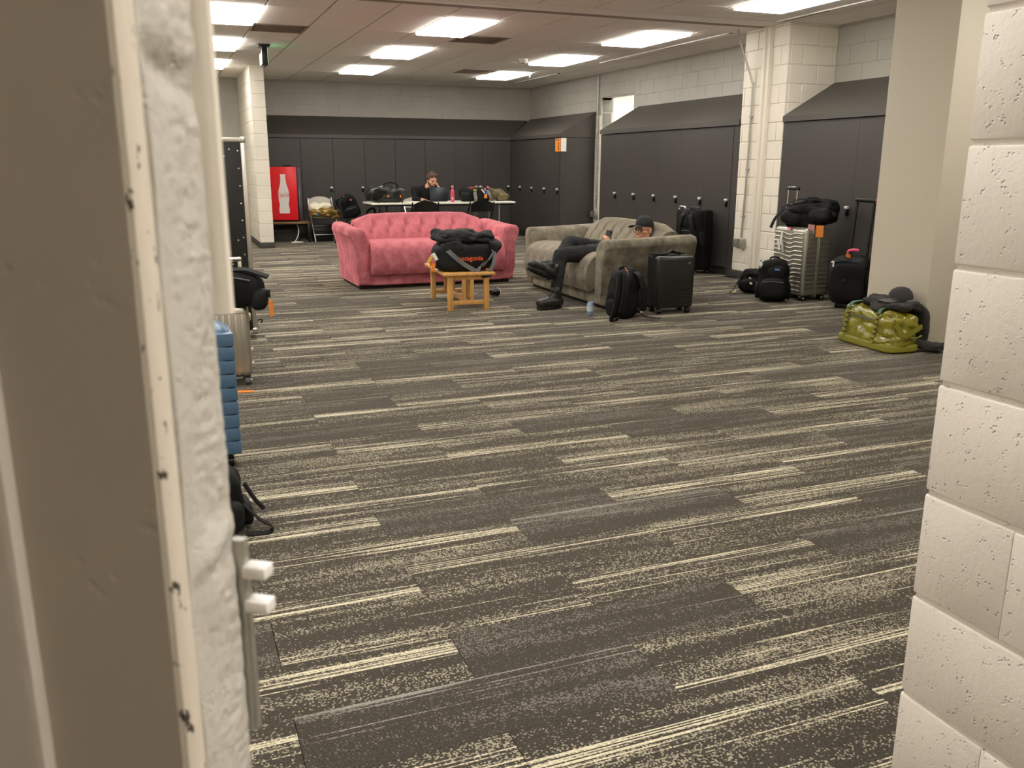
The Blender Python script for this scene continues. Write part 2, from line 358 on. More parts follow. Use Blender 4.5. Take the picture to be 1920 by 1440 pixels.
def build_walls():
    # back wall, grey above the lockers
    wb = struct(G().bx(XLEFT, 7.4, YB+.006, YB+.2, 0, 2.95).obj('wall_back', M_JOINTG, smooth=False))
    blocks(wb, (0, YB, 0), 0, 1.655, XR, 2.18, CEIL+.02, M_GREY, gap=.0025, bev=.0015)
    blocks(wb, (0, YB, 0), 0, .1, 1.42, 1.2, CEIL+.02, M_GREY, gap=.0025, bev=.0015)
    # right wall with an opening into a lit side room
    g = G(); XC = XR+.006
    g.bx(XC, 7.4, 1.0, 12.95, 0, 2.95); g.bx(XC, 7.4, 14.09, YB, 0, 2.95); g.bx(XC, 7.4, 12.95, 14.09, 2.47, 2.95)
    wr = struct(g.obj('wall_right', M_JOINTG, smooth=False))
    blocks(wr, (XR, YB, 0), -math.pi/2, 0, YB-14.09, 2.18, CEIL+.02, M_GREY, gap=.0025, bev=.0015)
    blocks(wr, (XR, 14.09, 0), -math.pi/2, 0, 1.14, 2.47, CEIL+.02, M_GREY, gap=.0025, bev=.0015, phase=2.47)
    blocks(wr, (XR, 12.95, 0), -math.pi/2, 0, 12.95-9.13, 2.18, CEIL+.02, M_GREY, gap=.0025, bev=.0015)
    blocks(wr, (XR, 8.33, 0), -math.pi/2, 0, 8.33-6.0, 2.18, CEIL+.02, M_GREY, gap=.0025, bev=.0015)
    blocks(wr, (XR, 14.29, 0), -math.pi/2, 0, .2, 0.1, 2.18, M_CREAM, gap=.004, bev=.002)
    blocks(wr, (XR, 14.09, 0), 0, .02, .23, 0.0, 2.47, M_CREAM, gap=.004, bev=.002, th=.02)
    # side room seen through the opening
    g = G(); g.bx(7.4, 8.7, 12.3, 12.4, 0, 2.75); g.bx(7.4, 8.7, 14.6, 14.7, 0, 2.75); g.bx(8.6, 8.7, 12.4, 14.6, 0, 2.75); g.bx(7.4, 8.7, 12.3, 14.7, 2.7, 2.8)
    struct(g.obj('wall_side_room', M_WHITE, smooth=False))
    t = thing('ceiling_light', 'square light fitting in the side room past the wall opening', 'ceiling light', (8.0, 13.5, 2.70))
    G().bx(-.45, .45, -.45, .45, -.03, -.001, .005).obj('frame', M_WHITE, t); G().bx(-.43, .43, -.43, .43, -.036, -.03).obj('diffuser', M_LAMP, t)
    # block partition stub
    wp = struct(G().bx(1.438, 1.652, 15.008, YB, .0, 2.95).obj('wall_partition', M_JOINT, smooth=False))
    H = .2032
    for k in range(-1, 14):
        a, b = max(.19+k*H, .095), min(.19+(k+1)*H, CEIL+.02)
        if b-a < .03: continue
        y = 15.0; first = True
        while y < YB-.05:
            L = (.4064 if k % 2 else .2032) if first else .4064; first = False; y1 = min(y+L, YB)
            place('block', block(.222, y1-y-.008, b-a-.008, .004), M_CREAM, wp, (1.545, (y+y1)/2, (a+b)/2)); y = y1
    struct(G().bx(1.426, 1.664, 14.992, YB, 0, .095, .004).obj('baseboard_partition', M_RUB))
    # block pilaster between the locker runs
    wc = struct(G().bx(XF+.006, XR+.1, 8.336, 9.124, 0, 2.95).obj('wall_pilaster', M_JOINT, smooth=False))
    blocks(wc, (XF, 9.13, 0), -math.pi/2, 0, .36, .095, CEIL+.01, M_CREAM, gap=.009, bev=.004, shift=.25)
    blocks(wc, (XF, 9.13, 0), -math.pi/2, .52, .8, .095, CEIL+.01, M_CREAM, gap=.009, bev=.004, shift=.47)
    blocks(wc, (XF, 8.33, 0), 0, .03, XR-XF, .095, CEIL+.01, M_CREAM, gap=.009, bev=.004)
    g = G(); g.bx(XF-.012, XF+.02, 8.61, 8.77, .095, CEIL); g.bx(XF-.03, XF, 8.625, 8.665, .095, CEIL, .006); g.bx(XF-.03, XF, 8.715, 8.755, .095, CEIL, .006)
    o = struct(g.obj('trim_1', mat('cream_trim', srgb(232, 224, 208), .5))); 
    g = G(); g.bx(XF-.008, XF+.006, 8.325, 9.135, 0, .095, .003); struct(g.obj('baseboard_pilaster', M_RUB))
    # smooth painted column
    struct(G().bx(5.258, 5.87, 4.914, 5.522, 0, 2.95, .006).obj('wall_column', M_TAUPE))
    # front wall of the room, the passage and the corridor behind the camera
    wn = struct(G().bx(1.2465, 1.65, -1.6, YFRONT-.0045, 0, 2.95).obj('wall_passage', M_NEAR, smooth=False))
    blocks(wn, (1.242, YFRONT, 0), -math.pi/2, 0, 2.4, 0, 2.9, M_NEAR, phase=.161, shift=.183, bev=.0045, gap=.009, th=.05, tight=True)
    blocks(wn, (1.242, YFRONT, 0), math.pi, -.40, -.03, 0, 2.9, M_NEAR, phase=.161, bev=.0045, gap=.009, th=.05, shift=-.2)
    struct(G().bx(1.65, 7.4, .9, YFRONT, 0, 2.95).obj('wall_front', M_TAUPE, smooth=False))
    struct(G().bx(XLEFT, -.86, .9, YFRONT, 0, 2.95).obj('wall_front_left', M_TAUPE, smooth=False))
    struct(G().bx(-.86, 1.25, .9, YFRONT, 2.25, 2.95).obj('wall_over_opening', M_TAUPE, smooth=False))
    struct(G().bx(-1.9, -1.8, -1.6, .9, 0, 2.95).obj('wall_corridor_left', M_TAUPE, smooth=False))
    struct(G().bx(-1.9, 1.65, -1.7, -1.6, 0, 2.95).obj('wall_corridor_back', M_TAUPE, smooth=False))
    struct(G().bx(XLEFT-.1, XLEFT, YFRONT-.2, YB+.2, 0, 2.95).obj('wall_left', M_CREAM, smooth=False))
build_walls()

GX = [2.93+.61*k for k in range(-9, 7)]           # ceiling grid lines across X (2.93 .. )
GX = [XLEFT]+[x for x in GX if x > XLEFT+.1]+[XR]
GYF = [8.86, 9.44]+[9.44+1.22*k for k in range(1, 7)]+[YB]
GYN = [YFRONT]+[7.82-1.22*k for k in range(5, -1, -1)]+[8.40]
LX = [-1.645, .795, 3.235, 5.675]; LYF = [10.05, 12.49, 14.93]; LYN = [2.33, 4.77, 7.21]
NOLIGHT = [(3.235, 4.77), (5.675, 4.77)]
VENTS = [(1.10, 10.66, 'above the hanging sign'), (3.54, 10.66, 'between the rows of lights'), (4.76, 14.32, 'near the back wall')]
def build_ceiling():
    ce = struct(G().bx(XLEFT-.1, 7.4, -1.7, YB+.2, 2.90, 3.0).obj('ceiling', M_GRID, smooth=False))
    g = G()
    for x in GX[1:-1]: g.bx(x-.012, x+.012, YFRONT, 8.40, 2.862, 2.90); g.bx(x-.012, x+.012, 8.86, YB, 2.862, 2.90)
    for y in GYF[1:-1]+GYN[1:-1]: g.bx(XLEFT, XR, y-.012, y+.012, 2.862, 2.90)
    g.obj('ceiling_grid', M_GRID, ce, smooth=False)
    cache = {}
    for GY, LY in ((GYF, LYF), (GYN, LYN)):
        for x0, x1 in zip(GX, GX[1:]):
            for y0, y1 in zip(GY, GY[1:]):
                if any(x0 < lx < x1 for lx in LX) and any(y0 < ly < y1 and not (ly == 4.77 and x0 > 2.9) and not (ly == 2.33 and x0 > 5) for ly in LY): continue
                if x0 < 5.675 < x1 and y0 < 3.55 < y1: continue
                for vx, vy, _ in VENTS:
                    if abs(x0-vx) < .02 and abs(y0-vy) < .02: y0 += .61
                if y1-y0 < .05: continue
                k = (round(x1-x0, 3), round(y1-y0, 3))
                if k not in cache: cache[k] = G().box((0, 0, .011), (k[0]-.022, k[1]-.022, .022), .004, 1).mesh('ceiling_tile')
                place('ceiling_tile', cache[k], M_TILE, ce, ((x0+x1)/2, (y0+y1)/2, CEIL))
    o = G().bx(XLEFT, XR, 8.42, 8.73, 2.857, 2.90, .002).obj('trim_2', M_TILE); struct(o)
    o = G().bx(XLEFT, XR, 8.74, 8.85, 2.857, 2.90).obj('shade_strip', mat('soffit_shade_tone', srgb(150, 136, 122), .6)); struct(o)  # flush strip, soffit shadow painted in as a darker colour
    # corridor ceiling
    o = struct(G().bx(-1.9, 1.25, -1.6, .9, 2.55, 2.6).obj('ceiling_corridor', M_TILE, smooth=False))
build_ceiling()

def build_lights():
    fr = G(); w, l, r = .604, 1.214, .012
    fr.bx(-w/2, w/2, -l/2, -l/2+r, 0, .04); fr.bx(-w/2, w/2, l/2-r, l/2, 0, .04); fr.bx(-w/2, -w/2+r, -l/2, l/2, 0, .04); fr.bx(w/2-r, w/2, -l/2, l/2, 0, .04)
    first = None; RN = dict(zip(LX, ('row along the left wall', 'row beside the block partition', 'middle row over the pink sofa', 'row along the right wall lockers')))
    for lx in LX:
        for ly in LYF+LYN:
            if (lx, ly) in NOLIGHT: continue
            if (lx, ly) == (5.675, 2.33): ly = 3.55
            lab = 'ceiling panel light, %s from the back wall in the %s' % (ORD[5-(LYN+LYF).index(2.33 if ly == 3.55 else ly)], RN[lx])
            if first is None:
                t = first = thing('ceiling_light', lab, 'ceiling light', (lx, ly, CEIL-.002), group='ceiling panel lights')
                fr.obj('frame', M_WHITE, t); G().bx(-w/2+r, w/2-r, -l/2+r, l/2-r, -.03, .012, .012, 3).obj('diffuser', M_LAMP, t)
            else:
                t = copyof(first); t['label'] = lab; t.location = (lx, ly, CEIL-.002)
    t = thing('ceiling_light', 'surface light box on the corridor ceiling outside the room', 'ceiling light', (.84, -.38, 2.55))
    G().bx(-.3, .3, -.15, .15, -.05, -.002, .01).obj('frame', M_WHITE, t); G().bx(-.28, .28, -.13, .13, -.056, -.05).obj('diffuser', mat('dim_diffuser', (1, 1, 1, 1), .5, emit=(1, .97, .93, 1), estr=50.0), t)
    for x, y, wh in VENTS:
        t = thing('ceiling_vent', 'square brown louvred return vent in the ceiling '+wh, 'vent', (x+.305, y+.305, CEIL-.003), group='ceiling return vents')
        mv = mat('vent_metal', srgb(150, 134, 120), .5)
        g = G(); 
        for a in (-1, 1): g.bx(a*.297-.012, a*.297+.012, -.295, .295, 0, .03); g.bx(-.295, .295, a*.283-.012, a*.283+.012, 0, .03)
        g.obj('frame', mv, t)
        for k in range(14): G().box((0, -.25+k*.0385, .014), (.56, .03, .003), rot=(R(38), 0, 0)).obj('louvre', mv, t, smooth=False)
        G().bx(-.29, .29, -.28, .28, .033, .036).obj('backing', mat('vent_backing', srgb(96, 84, 74), .7), t)
    for x, y0, y1, wh in ((6.39, 9.27, 12.6, 'beside the long locker run'), (6.44, 14.27, 16.2, 'by the inside corner'), (6.37, 6.6, 8.36, 'beside the smooth column')):
        t = thing('slot_diffuser', 'long thin air slot in the ceiling '+wh, 'vent', (x, y0, CEIL-.012), group='linear ceiling air slots')
        L = y1-y0
        G().bx(-.045, -.028, 0, L, 0, .012).obj('rail', M_WHITE, t); G().bx(.028, .045, 0, L, 0, .012).obj('rail', M_WHITE, t)
        G().bx(-.028, .028, 0, L, .008, .011).obj('slot', M_DARK, t)
        if x == 6.39:
            G().bx(-.026, .026, .02, 1.0, .001, .007).obj('blank_plate', M_WHITE, t); G().bx(-.01, .012, 1.5, 2.9, .002, .008).obj('vane', M_WHITE, t)
        else: G().bx(-.012, .012, .1, L*.55, .002, .008).obj('vane', M_WHITE, t)
    t = thing('smoke_detector', 'round white smoke detector between ceiling lights', 'smoke detector', (5.1, 12.6, CEIL-.001))
    G().lathe([(.0, -.06), (.05, -.055), (.062, -.03), (.07, -.012), (.07, 0)]).obj('housing', M_WHITE, t); G().lathe([(.0, -.066), (.02, -.064), (.022, -.056)]).obj('sensor_cap', M_GSTRAP, t)
    for x, y, wh in ((6.05, 14.62, 'by the farthest light of the right-hand row'), (.62, 13.4, 'over the bay left of the partition')):
        t = thing('sprinkler_head', 'small sprinkler head '+wh, 'sprinkler', (x, y, CEIL-.001), group='sprinkler heads')
        G().lathe([(.035, -.004), (.035, 0)]).obj('plate', M_CHROME, t); G().cyl((0, 0, -.045), (0, 0, -.003), .008).obj('nozzle', M_CHROME, t); G().lathe([(.02, -.048), (.02, -.045)]).obj('deflector', M_CHROME, t)
    # hanging sign box seen edge-on
    t = thing('exit_sign', 'black-framed lit sign box hanging edge-on from the ceiling', 'sign', (1.39, 12.47, CEIL-.001))
    G().bx(-.075, .075, -.13, .13, -.025, 0, .006).obj('canopy', M_BPLA, t)
    G().bx(-.036, .036, -.14, .14, -.26, -.025, .006).obj('housing', M_BPLA, t)
    G().bx(-.040, -.0365, -.11, .12, -.245, -.11).obj('lit_panel', mat('sign_face', srgb(240, 240, 232), .4, emit=(1, 1, .95, 1), estr=1.2), t)
    G().bx(.0365, .040, -.12, .12, -.245, -.04).obj('green_panel', mat('sign_green', srgb(90, 230, 140), .4, emit=(.2, 1, .45, 1), estr=1.5), t)
build_lights()

def build_lockers():
    H = 1.81
    def unit(org, rz, w, label, group):
        gp = .002 if rz == 0 else .0006
        t = thing('locker', label, 'locker', (org[0], org[1], 0), rz, group)
        g = G(); g.bx(.001, w-.001, .024, .605, .1, H); g.bx(.001, w-.001, .07, .6, 0, .1); g.obj('body', M_LOCK, t, smooth=False)
        d = G().bx(gp, w-gp, 0, .022, .105, H-.006, gp*.7, 1).obj('door', M_LOCK, t)
        x = w-.055
        h = G(); h.bx(x-.017, x+.017, -.014, 0, .845, .935, .004); h.cyl((x, -.013, .868), (x, -.03, .868), .011, .009, 12)
        h.obj('handle', M_BLKM, d); G().bx(x-.024, x+.024, -.034, 0, .915, .945, .006).obj('handle_cap', M_SATIN, d)
    def hood(name, label, org, rz, L, m0=0., m1=0., fill=None, fd=.64):
        """sloped top; m0/m1 = how far each end runs on (mitre) from front to back"""
        prof = [(-.02, 1.815), (-.02, 1.875), (.655, 2.25), (.655, 1.815)]
        g = G(); ra = [(m0*(y+.02)/.675, y, z) for y, z in prof]; rb = [(L+m1*(y+.02)/.675, y, z) for y, z in prof]
        g.ring_loft([ra, rb]); t = thing(name, label, 'locker hood', (org[0], org[1], 0), rz, 'sloping locker hoods')
        g.obj('hood', M_HOOD, t, smooth=False)
        if fill: G().bx(fill[0], fill[1], .004, fd, .0, 1.81).obj('filler_panel', M_LOCK, t, smooth=False)
    P = .585
    for k in range(8):
        x = XF-P*(8-k); n = 8-k
        unit((x, YF), 0, P-.001, 'tall dark grey locker on the back wall, %s from the inside corner' % ORD[n-1], 'lockers along the back wall')
    hood('locker_hood', 'sloping dark hood over the back wall lockers', (1.67, YF), 0, XF-.02-1.67, 0, .66, fill=(.0, XF-8*P-1.67-.001), fd=.6)
    for k in range(4):
        unit((XF, YF-.002-P*k), -math.pi/2, P-.001, 'tall dark grey locker on the right wall, %s from the inside corner' % ORD[k], 'lockers beside the inside corner')
    hood('locker_hood', 'sloping dark hood ending above the orange notice', (XF, YF-.02), -math.pi/2, YF-.02-14.28, -.61, 0, fill=(2.338, 2.378))
    for k in range(6):
        unit((XF, 12.77-.586*k), -math.pi/2, .585, 'tall dark grey locker behind the grey sofa, %s from the block pilaster' % ORD[5-k], 'lockers behind the grey sofa')
    hood('locker_hood', 'sloping dark hood over the lockers behind the grey sofa', (XF, 12.775), -math.pi/2, 12.775-9.135, 0, 0, fill=(12.775-9.25, 12.775-9.137))
    for k in range(4):
        unit((XF, 8.322-P*k), -math.pi/2, P-.001, 'tall dark grey locker behind the luggage, %s from the block pilaster' % ORD[k], 'lockers behind the luggage')
    hood('locker_hood', 'sloping dark hood over the lockers behind the luggage', (XF, 8.325), -math.pi/2, 2.4, 0, 0)
    # orange notice on the end of the far run
    t = thing('notice', 'orange and white paper notice taped at the locker end', 'notice', (XF-.003, 14.30, 1.575))
    G().bx(-.004, -.001, .0, .21, 0, .225).obj('orange_sheet', M_ORANGE, t); G().bx(-.003, .10, -.024, -.021, 0, .225).obj('white_sheet', M_WPAP, t)
    g = G(); rr = random.Random(4)
    for k in range(7): g.bx(-.006, -.0045, .05+.02*(k % 2), .05+.05, .03+k*.018, .041+k*.018)
    g.obj('printed_mark', M_BLACK, t); G().bx(-.006, -.0045, .05, .19, .185, .21).obj('printed_band', M_GSTRAP, t)
build_lockers()

def build_door():
    # half-open door leaf at the left edge of the passage, very close to the camera
    P1 = Vector((-.0077, .315, 0)); e = Vector((math.sin(R(35)), math.cos(R(35)), 0)); l = Vector((-e.y, e.x, 0)); out = -l
    f = lambda s, t, z: P1+l*s+e*t+Vector((0, 0, z))       # s along the leaf, t through its thickness
    mdoor = block_mat('door_paint', srgb(196, 186, 174), .1, 1.0, .15)
    g = G(); g.ring_loft([[f(.014, .004, z), f(.9, .004, z), f(.9, .043, z), f(.014, .043, z)] for z in (.012, 2.13)])
    d = struct(g.obj('door_1', mdoor, smooth=False))
    # rounded steel skin edge
    def skin(t0, name):
        G().ring_loft([[f(s, t, z) for s, t in ((.10, t0), (.0041, t0), (.0041, t0+.006), (.10, t0+.006))] for z in (.012, 2.13)]).obj(name, mdoor, d, smooth=False)
        ring = [(.0042, t0+.0001), (.002, t0+.0007), (.0005, t0+.0028), (.0, t0+.006), (.001, t0+.0095), (.0042, t0+.0108)]
        G().ring_loft([[f(s, t, z) for s, t in ring] for z in (.012, 2.13)]).obj('door_bead', medge, d)
    medge = NT('chipped_enamel'); pos = medge.n('ShaderNodeNewGeometry').outputs['Position']
    mp = medge.n('ShaderNodeMapping'); medge.put(mp.inputs[0], pos); mp.inputs['Scale'].default_value = (1, 1, .45)
    chip = medge.ramp(medge.noise(mp.outputs[0], 210.0, 3, .6), .64, .66)
    medge.put(medge.b.inputs['Base Color'], medge.mix(chip, srgb(214, 204, 186), srgb(70, 62, 54))); medge.b.inputs['Roughness'].default_value = .4; medge = medge.m
    skin(-.0005, 'door_skin')
    # rough over-painted edge between the skins
    mr = block_mat('thick_rough_paint', srgb(192, 187, 176), .35, 2.2, .7)
    g = G(); NU, NV = 26, 900; rows = []
    for j in range(NV+1):
        z = .62+j*(1.62-.62)/NV; row = []
        for i in range(NU+1):
            u = i/NU; t = .0102+u*(.0435-.0102)
            hgt = -.0022+.0020*noise.noise(Vector((t*60, z*22, 1)))+.0030*max(0, u-.25)*noise.noise(Vector((t*230, z*150, 3)))+.0016*u*noise.noise(Vector((t*420, z*330, 7)))
            zz = z-1.374+.012*(u-.5); hgt += -.0062*math.exp(-(zz/.0065)**2)*min(1, u*2.2)+.0018*math.exp(-((zz-.016)/.008)**2)*u
            zz = z-1.197-.010*(u-.5); hgt += .0042*math.exp(-(zz/.006)**2)*min(1, u*1.6)-.002*math.exp(-((zz+.011)/.005)**2)*u
            hgt = -.002+(hgt+.002)*(1-u**5*.85)
            if i == 0 or i == NU: hgt = -.004
            row.append(g.bm.verts.new(f(0, t, z)+out*hgt))
        rows.append(row)
    for a, b in zip(rows, rows[1:]):
        for i in range(NU): g.bm.faces.new((a[i], a[i+1], b[i+1], b[i]))
    g.obj('painted_edge', mr, d)
    G().ring_loft([[f(s, t, z) for s, t in ((.05, .0425), (.0005, .0425), (-.0015, .0435), (-.0032, .0445), (-.0034, .0475), (-.002, .0492), (.05, .0492))] for z in (1.287, 1.2895, 2.13)]).obj('edge_guard', mat('guard_enamel', srgb(226, 218, 202), .35), d)
    G().ring_loft([[f(s, t, z) for s, t in ((.004, .0432), (-.0008, .0432), (-.0016, .044), (-.0016, .0472), (.004, .0472))] for z in (1.104, 1.190, 1.193)]).obj('faceplate', M_STEEL, d)
    for z in (1.1795, 1.1640):
        c = f(-.0062, .0455, z); G().box(c, (.0105, .008, .0054), .0008, 2, rot=Matrix.Rotation(math.atan2(out.y, out.x), 3, 'Z')).obj('latch_bolt', M_WHITE, d)
    G().ring_loft([[f(s, t, z) for s, t in ((.3, .0), (.3, -.006), (.068, -.006), (.0645, -.0048), (.063, -.002), (.064, .002))] for z in (.1, 1.29, 1.2905)]).obj('panel_trim', mdoor, d)
build_door()

def build_wall_services():
    def conduit(name, label, pts, r, box, X):
        t = thing(name, label, 'conduit', (0, 0, 0))
        G().tube(pts, r, 10, 5).obj('pipe', M_STEEL, t)
        for b in box: G().box(b[0], b[1], .006).obj('junction_box', M_STEEL, t)
        for z in (.75, 1.3, 1.9): 
            q = min(pts, key=lambda p: abs(p[2]-z)); G().box((X, q[1], z), (.028, .05, .02), .003).obj('clamp', M_STEEL, t)
    conduit('conduit_pipe', 'bent steel conduit with two outlet boxes on the block pilaster', [(6.30, 9.0, 2.852), (6.36, 9.02, 2.70), (6.47, 8.92, 2.30), (6.482, 8.915, 2.15), (6.482, 8.92, 1.2), (6.482, 8.945, .5)], .011,
            [((6.465, 8.91, .43), (.066, .085, .115)), ((6.474, 9.045, .43), (.05, .055, .10))], 6.49)
    conduit('conduit_pipe', 'straight steel conduit with grey outlet box beside the wall opening', [(7.135, 14.17, 2.85), (7.135, 14.17, 2.4), (7.14, 14.165, 1.2), (7.14, 14.165, .6)], .013,
            [((7.12, 14.15, .50), (.07, .09, .13)), ((7.10, 14.24, .50), (.06, .06, .10))], 7.15)
build_wall_services()
#SECTION3
# ------------------------------------------------------------------ sofas
def channel(g, path, w, bulge, thick, nu=10, zf=None):
    """padded channel: path = [(y, z)], front normal to the left of travel"""
    P = crom([Vector((0, y, z)) for y, z in path], 6); rings = []
    for i, p in enumerate(P):
        t = (P[min(i+1, len(P)-1)]-P[max(i-1, 0)]).normalized(); n = Vector((0, -t.z, t.y))
        fr = [p+Vector((w*(k/nu-.5), 0, 0))+n*(bulge*(1-abs(2*k/nu-1)**2.6)) for k in range(nu+1)]
        rg = fr+[p+Vector((w/2, 0, 0))-n*thick, p-Vector((w/2, 0, 0))-n*thick]
        if zf:
            for q in rg: q.z += zf(q.x)*max(0, min(1, (p.z-.42)/.3))
        rings.append(rg)
    g.ring_loft(rings); return g
def sofa(name, label, m, loc, rz, W=1.9, D=.98):
    t = thing(name, label, 'sofa', loc, rz)
    aw = .17; iw = W-2*aw; n = 8; cw = iw/n
    g = G(); g.soft((W/2, D*.5-.022, .15), (W-.1, D-.03, .24), 12, 0, n=12)
    g.obj('base', m, t)
    G().bx(.06, W-.06, .06, D-.05, .0, .035, .004).obj('plinth', M_DARK, t)
    for x in (.12, W-.12):
        for y in (.1, D-.1): G().cyl((x, y, 0), (x, y, .05), .028, .034, 12).obj('foot', M_BPLA, t)
    for k in range(n):
        xc = aw+cw*(k+.5); e = abs(k-(n-1)/2)/((n-1)/2)
        channel(G(), [(.02, .22), (-.005, .28), (.005, .36), (.07, .405), (.3, .40), (.62, .385)][::-1], cw+.004, .036, .12).obj('seat_channel', m, t, (xc, .02, .0))
        zf = lambda x, xc=xc: -.075*abs((xc+x-W/2)/(iw/2))**7
        channel(G(), [(.60, .36), (.655, .5), (.70, .62), (.745, .70), (.80, .738), (.87, .72), (.90, .60), (.91, .30), (.91, .08)][::-1], cw+.004, .042, .05, zf=zf).obj('back_channel', m, t, (xc, 0, 0))
    G().soft((W/2, .84, .34), (W-.34, .10, .54), 10, 0, n=8).obj('back_core', m, t)
    for s in (0, 1):
        def arm(y, k):
            # outline across x (0 = outer side at the floor) for the arm at depth y
            top = .665+.03*max(0, (y-.2)/.78); fl = .055; o = []
            prof = [(.03, .04), (.02, .2), (.0, .42), (-fl*.7, .56), (-fl, top-.07), (-fl*.72, top-.02), (-fl*.1, top), (.08, top-.004), (.135, top-.04), (.165, top-.12), (.175, .42), (.18, .2), (.18, .04)]
            cx = sum(a for a, b in prof)/len(prof); cz = .36
            return [(cx+(a-cx)*k, y, cz+(b-cz)*(k*.5+.5)) for a, b in prof]
        rings = [arm(-.012, .72), arm(-.004, .86), arm(.012, .96), arm(.04, 1), arm(.3, 1), arm(.6, 1), arm(.85, 1), arm(D-.03, .98), arm(D, .9)]
        rings = [crom([Vector(p) for p in r], 4) for r in rings]
        if s: rings = [[Vector((W-p.x, p.y, p.z)) for p in r] for r in rings]
        G().ring_loft(rings).obj('arm', m, t)
        cx = .075 if not s else W-.075
        G().soft((cx, -.008, .37), (.13, .03, .50), 4, n=6).obj('arm_front_panel', m, t)
    return t
sofa('sofa', 'pink plush channel-back sofa with flared arms', M_PINK, (1.90, 9.55, 0), R(1.3))
sofa('sofa', 'grey-brown plush channel-back sofa with a man reclining on it', M_GSOFA, (3.80, 9.24, 0), R(-90))

# ------------------------------------------------------------------ coffee table
def coffee_table():
    t = thing('coffee_table', 'small light pine coffee table with slatted trestle legs', 'table', (2.66, 8.24, 0), R(-5))
    G().bx(-.25, .25, -.47, .47, .335, .362, .006).obj('table_top', M_PINETOP, t)
    for x in (-.175, .175):
        for y in (-.405, .405): G().bx(x-.024, x+.024, y-.024, y+.024, 0, .335, .003).obj('leg', M_PINE, t)
    for y in (-.405, .405):
        G().bx(-.15, .15, y-.012, y+.012, .055, .095, .003).obj('end_rail', M_PINE, t)
        G().bx(-.15, .15, y-.012, y+.012, .295, .334, .003).obj('top_rail', M_PINE, t)
        for x in (-.045, .035): G().bx(x-.018, x+.018, y-.009, y+.009, .095, .295, .002).obj('slat', M_PINE, t)
    G().bx(-.02, .02, -.393, .393, .058, .092, .003).obj('long_rail', M_PINETOP, t)
    for x in (-.16, .16): G().bx(x-.01, x+.01, -.38, .38, .295, .334, .002).obj('side_rail', M_PINETOP, t)
coffee_table()

# ------------------------------------------------------------------ bags and luggage helpers
def ltag(parent, name, c, w, h, m, rot=(0, 0, 0), string=None):
    o = G().box((0, 0, 0), (w, .003, h), .001, 1).obj(name, m, parent, c, rot)
    if string: G().tube([string, tuple((a+b)/2 for a, b in zip(string, c)), c], .0025, 6).obj('tag_string', M_STRAP, parent)
    return o
def backpack(name, label, loc, rot, w, d, h, m=None, seed=1, straps='back', group=None, pocket=True, sag=.0):
    m = m or M_BLACK
    t = thing(name, label, 'backpack', loc, rot=rot, group=group)
    def f(p):
        k = (p.z/h+.5); p = p.copy(); p.x *= 1-.2*k**2; p.y = p.y*(1-.22*k)+ (-.03*k if p.y < 0 else 0); p.y += sag*k*k; return p
    G().soft((0, 0, h/2), (w, d, h), 3.6, .03, 2.6, seed, 13, f=f, ridge=.010).obj('body', m, t)
    if pocket:
        pk = G().soft((0, -d*.42, h*.33), (w*.78, d*.42, h*.5), 3.2, .012, 3, seed+5, 8).obj('front_pocket', M_BLACK2, t)
        G().tube([(-w*.3, -d*.585, h*.47), (0, -d*.64, h*.49), (w*.3, -d*.585, h*.47)], .004, 6, 4).obj('zip', M_GSTRAP, pk)
    for s in (-1, 1): G().soft((s*w*.47, 0, h*.25), (w*.14, d*.6, h*.38), 3, .01, 3, seed+s, 6).obj('side_pocket', M_BLACK2, t)
    G().tube([(-.045, d*.12, h*.93), (-.035, d*.12, h*1.03), (.035, d*.12, h*1.03), (.045, d*.12, h*.93)], .009, 8, 5).obj('top_handle', M_STRAP, t)
    G().tube([(-w*.38, -d*.2, h*.72), (-w*.25, -d*.24, h*.92), (0, -d*.25, h*.965), (w*.25, -d*.24, h*.92), (w*.38, -d*.2, h*.72)], .005, 6, 5).obj('zip', M_GSTRAP, t)
    sy = 1 if straps == 'back' else -1
    for s in (-1, 1):
        y = sy*d*.5
        G().ribbon([(s*w*.15, y*.7, h*.93), (s*w*.22, y*1.15, h*.85), (s*w*.30, y*1.35, h*.6), (s*w*.33, y*1.25, h*.35), (s*w*.36, y*1.0, h*.14)], (1, 0, 0), .06, .016).obj('shoulder_strap', M_STRAP, t)
    return t
